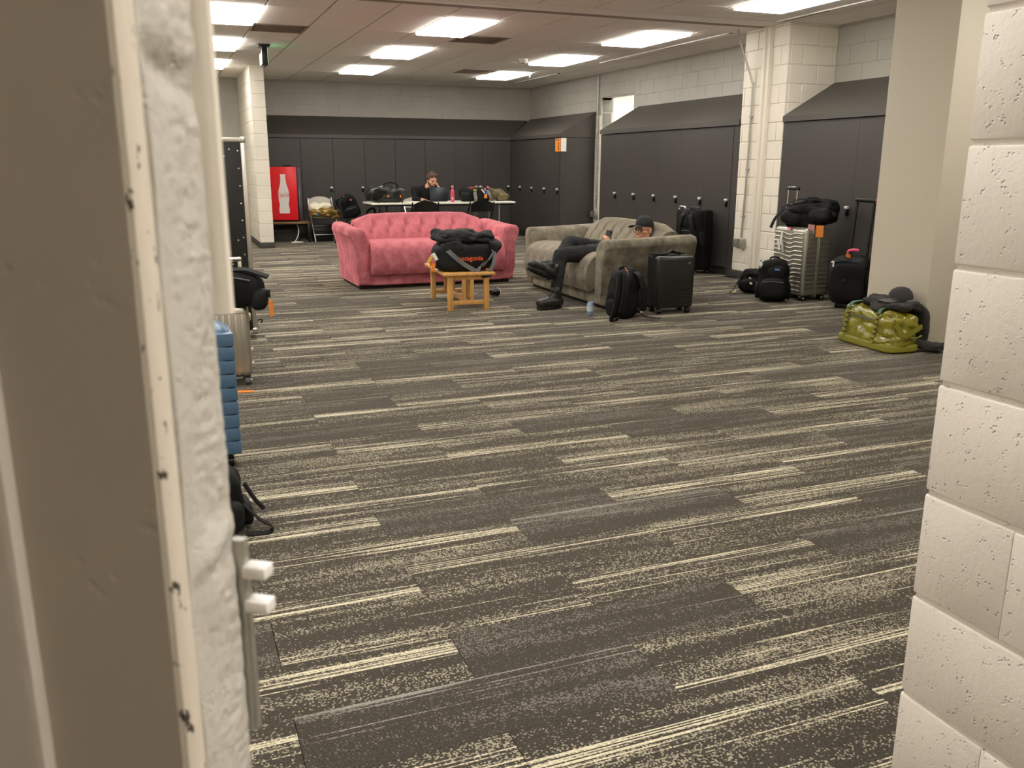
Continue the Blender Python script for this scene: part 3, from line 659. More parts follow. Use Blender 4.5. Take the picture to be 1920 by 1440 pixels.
def suitcase(name, label, loc, rz, w, d, h, m, ribs='h', nr=8, handle=0., group=None, hm=None, ribm=None, wheelm=None):
    t = thing(name, label, 'suitcase', loc, rz, group)
    wh = .055
    sh = G().box((0, 0, (h+wh)/2), (w, d, h-wh), .035, 4).obj('shell', m, t)
    ribm = ribm or m
    if ribs == 'h':
        for k in range(nr):
            z = wh+.05+(h-wh-.1)*k/(nr-1)
            for s in (-1, 1): G().box((0, s*(d/2), z), (w-.05, .008, .016), .0035, 2).obj('rib', ribm, sh)
            G().box((-w/2, 0, z), (.008, d-.06, .016), .0035, 2).obj('rib', ribm, sh)
            G().box((w/2, 0, z), (.008, d-.06, .016), .0035, 2).obj('rib', ribm, sh)
    elif ribs == 'v':
        for k in range(nr):
            x = -w/2+.05+(w-.1)*k/(nr-1)
            for s in (-1, 1): G().box((x, s*(d/2), (h+wh)/2), (.014, .008, h-wh-.07), .0035, 2).obj('rib', ribm, sh)
    g = G()
    for z0 in (0,): g.box((0, 0, (h+wh)/2), (w+.006, .014, h-wh+.006), .034, 4)
    g.obj('closure_frame', hm or M_BLKM, t)
    for sx in (-1, 1):
        for sy in (-1, 1):
            c = (sx*(w/2-.045), sy*(d/2-.045), 0)
            wo = G().cyl((c[0]-.02, c[1], .025), (c[0]+.02, c[1], .025), .025, n=16).obj('wheel', wheelm or M_BPLA, t)
            G().cyl((c[0]-.022, c[1], .025), (c[0]+.022, c[1], .025), .012, n=10).obj('hub', M_CHROME, wo)
            G().bx(c[0]-.014, c[0]+.014, c[1]-.018, c[1]+.018, .03, .065, .004).obj('wheel_fork', M_BPLA, t)
    G().tube([(-.09, 0, h-.002), (-.08, 0, h+.022), (.08, 0, h+.022), (.09, 0, h-.002)], .011, 8, 4).obj('top_handle', M_BPLA, t)
    if handle:
        hw = .09; y = d/2-.045
        for s in (-1, 1): G().cyl((s*hw, y, h-.02), (s*hw, y, h+handle-.02), .008, n=10).obj('handle_post', hm or M_ALU, t)
        G().box((0, y, h+handle-.01), (2*hw+.03, .028, .026), .01, 3).obj('grip', M_BPLA, t)
    return t

# ------------------------------------------------------------------ duffel and jacket on the coffee table
def table_duffel():
    t = thing('duffel_bag', 'black duffel with orange lettering and grey straps on the coffee table', 'duffel bag', (2.63, 8.02, .364), R(-6))
    def f(p):
        p = p.copy(); k = p.z/.27+.5; p.x *= 1-.08*k; return p
    b = G().soft((0, 0, .135), (.60, .34, .275), 4.2, .02, 2, 3, 12, f=f).obj('body', M_BLACK2, t)
    G().tube([(-.27, -.1, .19), (-.1, -.155, .215), (.1, -.155, .215), (.27, -.1, .19)], .005, 6, 5).obj('zip', M_STRAP, b)
    text_mesh('lettering', 'patagonia', .062, mat('orange_print', srgb(240, 96, 40), .6), t, (.045, -.1745, .125), (R(88), 0, 0), .0015)
    # shoulder strap over the front, grey webbing hanging below the table edge
    G().ribbon([(-.22, -.06, .25), (-.19, -.15, .22), (-.12, -.185, .15), (-.02, -.19, .07), (.10, -.21, .0), (.18, -.215, -.035)], (.7, 0, .7), .042, .005).obj('strap', M_GSTRAP, t)
    G().ribbon([(.25, -.11, .22), (.275, -.17, .17), (.26, -.20, .09), (.22, -.21, 0), (.20, -.215, -.045)], (1, 0, .2), .034, .005).obj('strap', M_GSTRAP, t)
    G().ribbon([(.26, -.17, .17), (.20, -.20, .10), (.13, -.205, .05), (.10, -.21, .005)], (.7, 0, .7), .03, .005).obj('strap', M_GSTRAP, t)
    G().box((.19, -.216, -.035), (.10, .012, .035), .006, 2, rot=(0, R(-12), 0)).obj('buckle', M_BPLA, t)
    G().tube([(-.05, .02, .27), (.02, .02, .27)], .012, 8).obj('grab_handle', M_STRAP, t)
    for i, (x, z, mm, ry) in enumerate(((-.315, .13, M_WPAP, 20), (-.33, .09, M_ORANGE, -15), (-.335, .12, mat('yellow_tag', srgb(230, 196, 80), .5), 35), (-.30, .10, M_PINKT, 0), (-.29, .145, M_WPAP, -30), (-.31, .045, M_ORANGE, 10))):
        ltag(t, 'luggage_tag', (x, -.10-.008*i, z), .03, .075, mm, (0, R(ry), 0), (-.27, -.09, .2))
    j = thing('jacket', 'crumpled black jacket thrown over the duffel on the coffee table', 'jacket', (2.66, 8.02, .364), R(-6))
    def fj(p):
        p = p.copy(); p.z += -.10*max(0, p.x)**1.0*1.2-.9*max(0, abs(p.y)-.05)**2; return p
    G().soft((-.02, .0, .325), (.55, .34, .14), 2.5, .06, 2.6, 8, 22, f=fj, ridge=.042).obj('cloth', mat('black_fleece', srgb(27, 27, 27), .85, var=.15, vscale=7, bump=.2, bscale=40), j)
    G().soft((.24, -.05, .20), (.12, .2, .19), 2.6, .03, 3, 9, 14, ridge=.028, rot=(0, R(25), 0)).obj('sleeve', MATS['black_fleece'], j)
    G().soft((-.16, -.165, .235), (.2, .03, .10), 2.4, .02, 3, 11, 8, ridge=.008).obj('hem', MATS['black_fleece'], j)
table_duffel()

def floor_bits():
    t = thing('drink_can', 'pale blue drink can standing on the carpet by the grey sofa', 'can', (3.585, 7.17, 0))
    G().lathe([(.0, .006), (.024, .004), (.028, .0), (.033, .012), (.033, .105), (.027, .118), (.027, .122), (.025, .118), (.0, .117)], n=24).obj('body', mat('can_blue', srgb(150, 178, 205), .3, .4, var=.25, vscale=40), t)
    G().lathe([(.0334, .04), (.0334, .085)], n=24).obj('label_band', mat('can_white', srgb(200, 212, 220), .35, .2, var=.2, vscale=60), t)
    G().bx(-.008, .008, -.01, .012, .1185, .1205, .001, 1).obj('pull_tab', M_CHROME, t)
    t = thing('paper_cup', 'black paper cup with white rim lying under the coffee table end', 'cup', (3.17, 8.60, .043), rot=(R(90), 0, R(112)))
    G().lathe([(.0, -.05), (.028, -.05), (.041, .05), (.039, .05), (.027, -.046), (.0, -.046)], n=24).obj('body', M_BPLA, t)
    G().lathe([(.041, .047), (.0435, .05), (.041, .053), (.038, .05), (.041, .047)], n=24).obj('rim', M_WHITE, t); G().lathe([(.0, -.0445), (.0265, -.0445), (.038, .046), (.0375, .046), (.026, -.044), (.0, -.044)], n=24).obj('lining', M_WHITE, t)
floor_bits()

def sofa_luggage():
    t = suitcase('suitcase', 'black hard-shell carry-on with grooved sides beside the grey sofa', (4.36, 7.07, 0), R(-4), .385, .24, .535, mat('black_polycarbonate', srgb(30, 30, 30), .32, bump=.05, bscale=150), ribs='', hm=M_BPLA)
    sh = t.children[0]
    for z in (.13, .165, .2, .245): G().bx(-.16, .16, -.124, -.119, z-.004, z+.004, .0015, 1).obj('groove', M_DARK, sh)
    G().bx(.12, .135, -.123, -.119, .46, .475, .002).obj('emblem', M_CHROME, sh)
    G().ribbon([(-.22, .02, .55), (-.08, -.02, .548), (0, .0, .575), (.06, .02, .55), (.14, .03, .548)], (0, 1, 0), .05, .012).obj('loose_strap', M_STRAP, t)
    t = backpack('backpack', 'black backpack with orange tag propped in front of the black carry-on', (3.82, 6.93, 0), (R(-4), 0, R(8)), .34, .21, .44, seed=4, straps='front', pocket=False)
    G().ribbon([(-.15, -.12, .38), (-.20, -.16, .25), (-.23, -.15, .1), (-.24, -.12, .012), (-.15, -.10, .012)], (1, .3, 0), .045, .012).obj('shoulder_strap', M_STRAP, t)
    G().ribbon([(.03, -.14, .10), (.07, -.18, .03), (.12, -.22, .01), (.16, -.30, .008)], (1, .3, 0), .03, .006).obj('strap_end', M_STRAP, t)
    G().box((.06, -.165, .055), (.03, .01, .02), .003, 1).obj('buckle', M_CHROME, t)
    ltag(t, 'luggage_tag', (-.055, -.10, .435), .03, .085, M_ORANGE, (R(-60), R(50), 0), (-.03, -.06, .44))
    G().soft((.115, -.10, .17), (.10, .06, .2), 3, .01, 3, 7, 6).obj('front_pocket', M_BLACK2, t)
    # suitcase and backpack against the lockers
    t = suitcase('suitcase', 'black soft suitcase standing upright against the lockers behind the grey sofa', (6.31, 9.72, 0), R(-88), .46, .27, .80, M_BLACK, ribs='', hm=M_BPLA)
    G().soft((0, -.13, .38), (.38, .08, .5), 4, .01, 3, 2, 8).obj('front_pocket', M_BLACK2, t)
    G().tube([(-.2, -.10, .795), (-.19, -.10, .83), (-.07, -.10, .83), (-.06, -.10, .795)], .012, 8, 4).obj('carry_handle', M_CHROME, t)
    t = backpack('backpack', 'black backpack with coloured tags slung on the upright suitcase', (6.10, 9.42, .36), (R(6), 0, R(-75)), .34, .17, .45, seed=9, straps='front')
    for i, (dx, z, mm) in enumerate(((.16, .12, M_PINKT), (.165, .06, M_ORANGE), (.15, .15, M_WPAP))): ltag(t, 'luggage_tag', (dx, -.19, z), .045, .08, mm, (0, R(8*i), R(20)), (.12, -.12, .22))
sofa_luggage()

def right_luggage():
    # silver suitcase: broad shell faces -X, narrow side faces -Y
    ms = mat('silver_polycarbonate', srgb(178, 174, 162), .28, .75, bump=.04, bscale=60)
    t = thing('suitcase', 'tall silver hard-shell suitcase with wavy ribs and raised handle', 'suitcase', (6.12, 7.40, 0), R(-90))
    w, d, h = .50, .33, .735
    sh = G().box((0, 0, (h+.05)/2), (w, d, h-.05), .04, 4).obj('shell', ms, t)
    for k in range(14):
        z = .10+k*.044
        for y in (-d/2-.002,):
            pts = [(-w/2+.03, y, z+.006), (-w*.2, y, z+.004), (-w*.05, y, z-.010), (w*.08, y, z-.012), (w*.2, y, z+.006), (w/2-.03, y, z+.006)]
            G().tube(pts, .009, 8, 4).obj('rib', ms, sh)
        for s in (-1, 1): G().tube([(s*w/2, -d/2+.03, z+.006), (s*w/2, -.03, z+.006)], .006, 6).obj('rib', ms, sh); G().tube([(s*w/2, .03, z+.006), (s*w/2, d/2-.03, z+.006)], .006, 6).obj('rib', ms, sh)
    g = G(); g.box((0, -.008, (h+.05)/2), (w+.010, .007, h-.044), .036, 4); g.box((0, .012, (h+.05)/2), (w+.010, .010, h-.044), .036, 4); g.obj('closure_frame', M_ALU, t)
    for sx in (-1, 1):
        for sy in (-1, 1):
            c = (sx*(w/2-.05), sy*(d/2-.05)); wo = G().cyl((c[0]-.022, c[1], .03), (c[0]+.022, c[1], .03), .03).obj('wheel', M_BPLA, t); G().cyl((c[0]-.024, c[1], .03), (c[0]+.024, c[1], .03), .014, n=10).obj('hub', M_CHROME, wo)
            G().bx(c[0]-.018, c[0]+.018, c[1]-.02, c[1]+.02, .035, .07, .005).obj('wheel_fork', M_BPLA, t)
    for x in (-.20, -.06): G().cyl((x, -.06, h-.02), (x, -.06, 1.11), .010, n=12).obj('handle_post', M_ALU, t)
    g = G(); g.box((-.13, -.06, 1.115), (.19, .035, .03), .011, 3); g.obj('grip', M_BPLA, t); G().bx(-.19, -.07, -.085, -.035, 1.128, 1.136, .003).obj('grip_plate', M_CHROME, t)
    G().soft((-.13, -.06, .95), (.16, .05, .035), 4, n=6).obj('handle_yoke', M_BPLA, t)
    ltag(t, 'airline_tag', (-.10, -.19, .62), .03, .14, M_WPAP, (R(4), R(12), 0)); ltag(t, 'airline_tag', (-.13, -.195, .55), .03, .12, M_WPAP, (R(4), R(-14), 0)); ltag(t, 'airline_tag', (-.07, -.192, .54), .03, .13, mat('clear_sleeve', srgb(190, 188, 178), .25), (R(4), R(-6), 0))
    ltag(t, 'luggage_tag', (.0, -.18, .72), .05, .03, M_PINKT, (R(-50), 0, 0))
    # duffel on top of it
    t = thing('duffel_bag', 'black duffel with pink and orange tags resting on the silver suitcase', 'duffel bag', (6.15, 7.36, .738), R(-62))
    G().soft((.02, .0, .125), (.56, .30, .25), 3, .05, 2.5, 6, 16, rot=(0, R(-8), 0), ridge=.022).obj('body', M_BLACK, t)
    G().soft((.16, -.12, .13), (.22, .10, .14), 3, .02, 3, 8, 8).obj('end_pocket', M_BLACK2, t)
    G().soft((-.14, -.12, .09), (.2, .08, .14), 3, .02, 3, 4, 8).obj('front_pocket', M_BLACK2, t)
    G().ribbon([(-.28, -.04, .18), (-.1, -.10, .27), (.06, -.09, .275), (.2, -.03, .25)], (0, 1, .3), .035, .006).obj('strap', M_STRAP, t)
    G().ribbon([(-.24, -.08, .18), (-.30, -.14, .08), (-.34, -.15, -.02)], (1, 0, 0), .03, .005).obj('strap', M_STRAP, t)
    G().tube([(-.05, .02, .25), (-.03, .0, .285), (.07, .0, .285), (.09, .02, .25)], .011, 8, 4).obj('grab_handle', M_STRAP, t)
    G().box((-.03, -.06, .275), (.06, .012, .01), .003, 1).obj('red_patch', mat('red_patch', srgb(200, 70, 60), .5), t)
    ltag(t, 'luggage_tag', (.11, -.20, -.02), .066, .11, mat('mauve_tag', srgb(196, 140, 140), .5), (R(2), R(4), R(10)), (.12, -.17, .1))
    ltag(t, 'luggage_tag', (.19, -.175, -.03), .072, .115, M_ORANGE, (R(2), 0, R(14)), (.17, -.15, .1))
    # backpack in front of the silver case, small bag lying beside it
    t = backpack('backpack', 'black backpack standing in front of the tall silver suitcase', (5.70, 7.28, 0), (R(-3), 0, R(-38)), .33, .24, .43, seed=12)
    G().soft((.02, -.10, .30), (.18, .06, .14), 3, .01, 3, 3, 6).obj('upper_pocket', M_BLACK2, t); G().box((.03, -.135, .33), (.05, .006, .02), .002, 1).obj('blue_patch', mat('blue_patch', srgb(80, 120, 190), .5), t)
    ltag(t, 'luggage_tag', (-.12, -.09, .355), .03, .10, M_WPAP, (0, R(-25), R(-20)), (-.08, -.06, .4)); ltag(t, 'luggage_tag', (-.13, -.07, .40), .02, .04, mat('blue_tag', srgb(70, 130, 220), .5), (0, R(-20), R(-20)))
    t = thing('backpack', 'small black backpack lying on its side by the block pilaster', 'backpack', (5.93, 7.86, 0), R(-35))
    G().soft((0, 0, .125), (.36, .26, .25), 2.8, .05, 3, 21, 14, ridge=.02, f=lambda p: Vector((p.x, p.y, p.z-.12*p.x))).obj('body', M_BLACK, t)
    G().soft((-.06, -.11, .09), (.22, .08, .13), 3, .02, 3, 22, 8).obj('front_pocket', M_BLACK2, t)
    G().ribbon([(-.15, -.05, .2), (-.2, -.1, .12), (-.24, -.12, .04), (-.27, -.14, .012)], (0, 1, 0), .04, .008).obj('shoulder_strap', M_STRAP, t)
    G().tube([(.05, -.08, .24), (.1, -.1, .26), (.15, -.06, .22)], .008, 8, 4).obj('top_handle', M_STRAP, t)
    for x, y, z, mm in ((-.22, -.17, .03, M_WPAP), (-.24, -.15, .02, mat('yellow_tag', srgb(230, 196, 80), .5)), (-.06, -.16, .12, M_WPAP), (-.07, -.145, .17, M_CHROME), (.12, -.08, .235, M_WPAP)):
        G().box((x, y, z), (.03, .008, .02), .002, 1, rot=(0, R(30), 0)).obj('buckle', mm, t)
    # wheeled duffel with raised black handle
    t = thing('wheeled_duffel', 'black wheeled duffel with raised handle and pink strap by the smooth column', 'duffel bag', (6.12, 6.62, 0), R(-62))
    G().soft((0, 0, .275), (.42, .33, .47), 4.0, .03, 2.5, 31, 15, ridge=.016, f=lambda p: Vector((p.x, p.y-.02*p.z, p.z-.05*max(0, p.x)))).obj('body', M_BLACK2, t)
    G().soft((0, -.155, .27), (.34, .06, .34), 4, .012, 3, 32, 8).obj('front_panel', M_BLACK, t)
    G().tube([(-.19, -.13, .44), (-.02, -.165, .47), (.18, -.13, .43)], .006, 6, 5).obj('zip', M_STRAP, t)
    g = G(); g.box((-.145, -.168, .435), (.014, .006, .055), .002, 1); g.box((-.158, -.168, .455), (.02, .006, .012), .002, 1, rot=(0, R(-40), 0)); g.obj('white_mark', M_WPAP, t)
    G().box((-.10, -.172, .37), (.04, .006, .03), .003, 1).obj('round_emblem', M_GSTRAP, t)
    for x in (-.10, .06): G().cyl((x, .12, .45), (x+.02, .14, 1.02), .012, n=10).obj('handle_post', M_BPLA, t)
    G().box((.0, .14, 1.025), (.21, .035, .04), .014, 3, rot=(0, R(3), 0)).obj('grip', M_BPLA, t); G().box((.095, .14, 1.02), (.02, .037, .04), .008, 2).obj('grip_button', mat('red_plastic', srgb(150, 40, 34), .4), t)
    G().tube([(-.06, -.03, .5), (-.05, -.06, .555), (.0, -.06, .57), (.04, -.05, .565)], .014, 8, 5).obj('pink_strap', mat('pink_webbing', srgb(236, 90, 130), .6), t)
    ltag(t, 'luggage_tag', (-.035, -.10, .485), .045, .10, M_ORANGE, (R(20), R(6), 0), (-.03, -.06, .55))
    for x in (-.16, .16):
        wo = G().cyl((x-.02, .13, .045), (x+.02, .13, .045), .045).obj('wheel', mat('dark_red_wheel', srgb(70, 24, 22), .5), t); G().cyl((x-.022, .13, .045), (x+.022, .13, .045), .018, n=10).obj('hub', M_BPLA, wo)
    G().bx(-.15, .13, -.04, .10, .0, .05, .01).obj('skid_base', M_BPLA, t)
right_luggage()

def green_duffel():
    n = NT('green_tarpaulin'); o_ = n.obj(); f_ = n.noise(o_, 14.0, 3); v = n.n('ShaderNodeTexVoronoi'); n.put(v.inputs['Vector'], o_); v.inputs['Scale'].default_value = 11; v.feature = 'SMOOTH_F1'
    n.put(n.b.inputs['Base Color'], n.ramp(f_, .3, .7, srgb(112, 106, 26), srgb(152, 144, 46))); n.b.inputs['Roughness'].default_value = .22; n.b.inputs['Coat Weight'].default_value = .4
    n.bump(n.math('ADD', f_, v.outputs['Distance']), .55, .02); mg = n.m
    mg2 = mat('green_webbing', srgb(132, 128, 40), .5)
    t = thing('duffel_bag', 'glossy yellow-green tarpaulin duffel on the carpet by the column', 'duffel bag', (5.02, 5.12, 0), R(-4))
    f = lambda p: Vector((p.x*(1-.12*(p.z/.3+.5)), p.y, p.z))
    b = G().soft((0, 0, .15), (.29, .62, .30), 4.5, .028, 3.2, 41, 22, f=f, ridge=.022).obj('body', mg, t)
    G().soft((0, 0, .035), (.305, .63, .07), 6, .004, 3, 42, 8).obj('base_panel', mg2, t)
    for y in (-.13, .20):      # daisy chain webbing with dark gaps down the long side
        for k in range(6):
            z = .07+k*.036; G().box((-.150+.006*(k-1), y, z), (.008, .03, .026), .002, 1, rot=(0, R(6), 0)).obj('webbing_loop', mg2, t)
            G().box((-.147+.006*(k-1), y, z+.018), (.008, .026, .010), .001, 1, rot=(0, R(6), 0)).obj('webbing_gap', M_DARK, t)
        G().ribbon([(-.12, y, .275), (-.09, y, .315), (.02, y-.01, .325), (.10, y-.02, .31)], (0, 1, 0), .035, .005).obj('carry_strap', mat('dark_green_webbing', srgb(70, 104, 78), .6), t)
    G().ribbon([(-.146, -.09, .225), (-.148, .03, .235), (-.146, .15, .23)], (0, 0, 1), .012, .003).obj('side_zip', M_GSTRAP, t)
    G().ribbon([(-.11, -.315, .22), (-.04, -.325, .14), (.05, -.325, .17), (.12, -.315, .20)], (0, 0, 1), .035, .005).obj('end_strap', mg2, t)
    G().tube([(-.12, -.30, .26), (-.05, -.318, .15), (.06, -.32, .115), (.13, -.31, .13)], .006, 8, 5).obj('piping', mg2, t)
    mj = mat('charcoal_jersey', srgb(50, 48, 46), .85, bump=.2, bscale=50)
    j = thing('jacket', 'charcoal jacket draped over the green duffel and down to the carpet', 'jacket', (5.06, 5.08, .0), R(-4))
    G().soft((.02, -.03, .335), (.30, .44, .085), 2.6, .04, 3.4, 44, 20, ridge=.034, f=lambda p: Vector((p.x, p.y, p.z-1.6*max(0, p.x-.06)**1.0*.4))).obj('cloth', mj, j)
    G().soft((.150, -.12, .19), (.066, .30, .33), 2.8, .012, 3, 46, 18, ridge=.012, rot=(0, R(-3), 0)).obj('sleeve', mj, j)
    G().soft((.175, -.275, .045), (.14, .22, .08), 2.4, .03, 4, 47, 14, ridge=.028, rot=(R(8), 0, R(25))).obj('hem', mj, j)
    G().soft((-.03, .12, .335), (.14, .16, .05), 2.6, .015, 4, 49, 8, ridge=.008).obj('collar', M_BLACK2, j)
    c = thing('cap', 'charcoal baseball cap lying on top of the draped jacket', 'cap', (5.11, 5.02, .365), rot=(R(-6), R(4), R(82)))
    G().lathe([(.088, .0), (.09, .02), (.082, .055), (.06, .083), (.03, .097), (.0, .10)], n=24).obj('crown', mj, c)
    G().soft((0, .118, .018), (.155, .12, .012), 2.6, n=7, f=lambda p: Vector((p.x, p.y, p.z-2.2*p.x*p.x))).obj('brim', mat('lit_cap_cotton', srgb(84, 80, 76), .8), c)  # brim paler than the crown: light on its top is in the colour
green_duffel()
#SECTION4
# ------------------------------------------------------------------ far end: cooler, chairs, table
M_PADW = mat('pale_grey_vinyl', srgb(196, 190, 176), .5)
M_CHFR = mat('chair_steel', srgb(190, 188, 182), .3, .9)
def folding_chair(label, loc, rz, back_m, frame_m, group='folding chairs'):
    t = thing('folding_chair', label, 'chair', loc, rz, group)
    w = .22
    # local: sitter faces -y, backrest at +y
    sm = back_m
    G().soft((0, -.02, .435), (.40, .39, .035), 5, n=8).obj('seat', sm, t)
    pts = []
    g = G(); rows = []
    for i in range(13):
        a = (i/12-.5)*2; x = a*.2; y = .235-.035*a*a*-1-.03; z1 = .785-.055*a*a
        rows.append([Vector((x, y-.012, .60)), Vector((x, y+.01, z1)), Vector((x, y+.022, z1)), Vector((x, y, .60))])
    g.ring_loft(rows); g.obj('backrest', back_m, t)
    for s in (-1, 1):
        G().tube([(s*w, -.27, .012), (s*w, -.02, .40), (s*w, .16, .62), (s*w*.95, .225, .76)], .011, 8, 4).obj('front_leg', frame_m, t)
        G().tube([(s*w*.88, .27, .012), (s*w*.88, .10, .25), (s*w*.88, -.10, .43)], .011, 8, 4).obj('rear_leg', frame_m, t)
    G().cyl((-w, -.19, .13), (w, -.19, .13), .008, n=8).obj('front_stretcher', frame_m, t); G().cyl((-w*.88, .22, .10), (w*.88, .22, .10), .008, n=8).obj('rear_stretcher', frame_m, t)
    return t

def cooler_corner():
    t = thing('side_table', 'low brown wooden table carrying the red drinks cooler', 'table', (2.06, 16.29, 0), R(-4))
    G().bx(-.36, .37, -.28, .28, .322, .358, .004).obj('table_top', M_BROWN, t)
    for x in (-.33, .34):
        for y in (-.24, .24): G().bx(x-.02, x+.02, y-.02, y+.02, 0, .322, .003).obj('leg', M_BPLA, t)
    G().bx(-.31, .32, .20, .22, .26, .32).obj('apron', M_BPLA, t)
    c = thing('drinks_cooler', 'red mini drinks cooler with a white bottle emblem', 'cooler', (2.055, 16.30, .36), R(-17))
    w, d, h = .50, .40, .95
    body = G().bx(-w/2, w/2, -d/2+.05, d/2, .02, h-.012, .008).obj('cabinet', mat('cooler_grey', srgb(112, 102, 108), .4), c)
    dr = G().bx(-w/2, w/2, -d/2, -d/2+.045, .02, h, .006).obj('door', M_BPLA, c)
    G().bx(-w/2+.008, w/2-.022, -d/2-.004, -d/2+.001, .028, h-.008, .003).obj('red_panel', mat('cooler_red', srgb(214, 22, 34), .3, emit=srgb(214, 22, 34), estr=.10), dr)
    half = [(0, .0), (.078, .0), (.087, .01), (.090, .04), (.088, .09), (.078, .135), (.078, .165), (.088, .22), (.094, .29), (.093, .34), (.084, .40), (.066, .465), (.050, .53), (.044, .58), (.042, .635), (.046, .642), (.046, .665), (.042, .672), (0, .672)]
    out = half[1:-1]+[(-x, z) for x, z in reversed(half[1:-1])]
    fb = lambda u, v, q: Vector((u-.005, -d/2-.004-q, .145+v))
    G().poly(out, .003, fb).obj('bottle_emblem', mat('emblem_white', srgb(236, 232, 230), .35), dr, smooth=False)
    tm = text_mesh('lettering', 'Coca-Cola', .046, mat('lettering_red', srgb(214, 50, 62), .4), dr, (-.006, -d/2-.0085, .463), (R(90), 0, 0), .0008, .32); tm.scale = (.93, 2.3, 1)
    G().bx(w/2-.002, w/2+.014, -d/2+.012, -d/2+.028, .40, .56, .005).obj('handle', M_ALU, dr); G().bx(w/2+.0, w/2+.01, -d/2+.01, -d/2+.03, .39, .57, .004).obj('handle_plate', M_GSTRAP, dr)
    for x in (-.2, .2):
        for y in (-.16, .16): G().cyl((x, y, 0), (x, y, .022), .014, n=10).obj('foot', M_BPLA, c)
    o = thing('lid_dish', 'small dark dish lying on top of the drinks cooler', 'dish', (2.10, 16.28, 1.30+.012))
    G().lathe([(.0, .0), (.07, .0), (.085, .014), (.08, .014), (.068, .005), (.0, .005)], n=20).obj('dish', M_BPLA, o); G().lathe([(.0, .006), (.012, .007), (.0, .012)], n=10).obj('knob', M_CHROME, o)
    b = thing('cardboard_panel', 'dark flat panel leaning under the brown side table', 'panel', (2.02, 16.40, 0), rot=(R(-14), 0, R(-5)))
    G().bx(-.26, .24, -.01, .01, .0, .27, .003).obj('board', mat('dark_board', srgb(50, 48, 46), .6), b); G().bx(-.2, .1, -.014, -.01, .17, .19).obj('edge_strip', M_GSTRAP, b)
    k = thing('power_cable', 'pale power cable looping on the carpet under the side table', 'cable', (0, 0, 0))
    G().tube([(2.20, 16.2, .30), (2.21, 16.08, .22), (2.18, 15.98, .12), (2.12, 15.92, .03), (2.06, 15.90, .009), (2.12, 15.86, .009), (2.22, 15.84, .012), (2.26, 15.92, .009), (2.20, 15.98, .009), (2.12, 15.93, .018)], .008, 8, 6).obj('cord', M_WHITE, k)
    G().bx(2.05, 2.08, 15.885, 15.915, .0, .018, .003).obj('plug', M_WHITE, k)
    ch = folding_chair('pale folding chair piled with white and gold clothes by the cooler', (2.66, 16.10, 0), R(4), M_PADW, M_CHFR)
    x = thing('white_cloth', 'folded white cloth heaped on the chair by the cooler', 'clothes', (2.60, 16.02, .455))
    G().soft((-.09, -.02, .155), (.26, .22, .14), 2.6, .03, 3, 51, 12, ridge=.016).obj('fold', mat('white_fleece', srgb(232, 224, 200), .9), x); G().soft((.10, .02, .17), (.22, .2, .13), 2.4, .03, 3, 53, 12, ridge=.016).obj('fold', MATS['white_fleece'], x)
    x = thing('gold_jacket', 'shiny gold and brown jacket folded on the chair by the cooler', 'clothes', (2.62, 15.98, .455))
    mgold = mat('gold_satin', srgb(146, 118, 58), .32, .35, var=.35, vscale=9, bump=.4, bscale=14)
    G().soft((.02, -.05, .06), (.50, .30, .16), 2.6, .04, 3, 55, 16, ridge=.04).obj('cloth', mgold, x); G().soft((.22, -.10, .03), (.16, .18, .18), 2.4, .03, 4, 57, 12, ridge=.03).obj('sleeve', mgold, x)
    G().soft((-.10, -.165, .04), (.05, .03, .07), 3, .01, 4, 58, 6).obj('blue_print', mat('blue_print', srgb(70, 120, 150), .4), x); G().soft((-.17, -.13, .05), (.10, .06, .09), 3, .01, 4, 59, 6).obj('brown_lining', mat('brown_lining', srgb(96, 66, 42), .6), x)
    x = thing('storage_crate', 'black slatted crate under the chair by the cooler', 'crate', (2.63, 16.10, 0))
    G().bx(-.17, .17, -.13, .15, .004, .30, .006).obj('body', M_BPLA, x)
    for z in (.09, .17, .25): G().bx(-.165, .165, -.137, -.13, z, z+.02, .002).obj('slat', M_BLACK2, x)
cooler_corner()

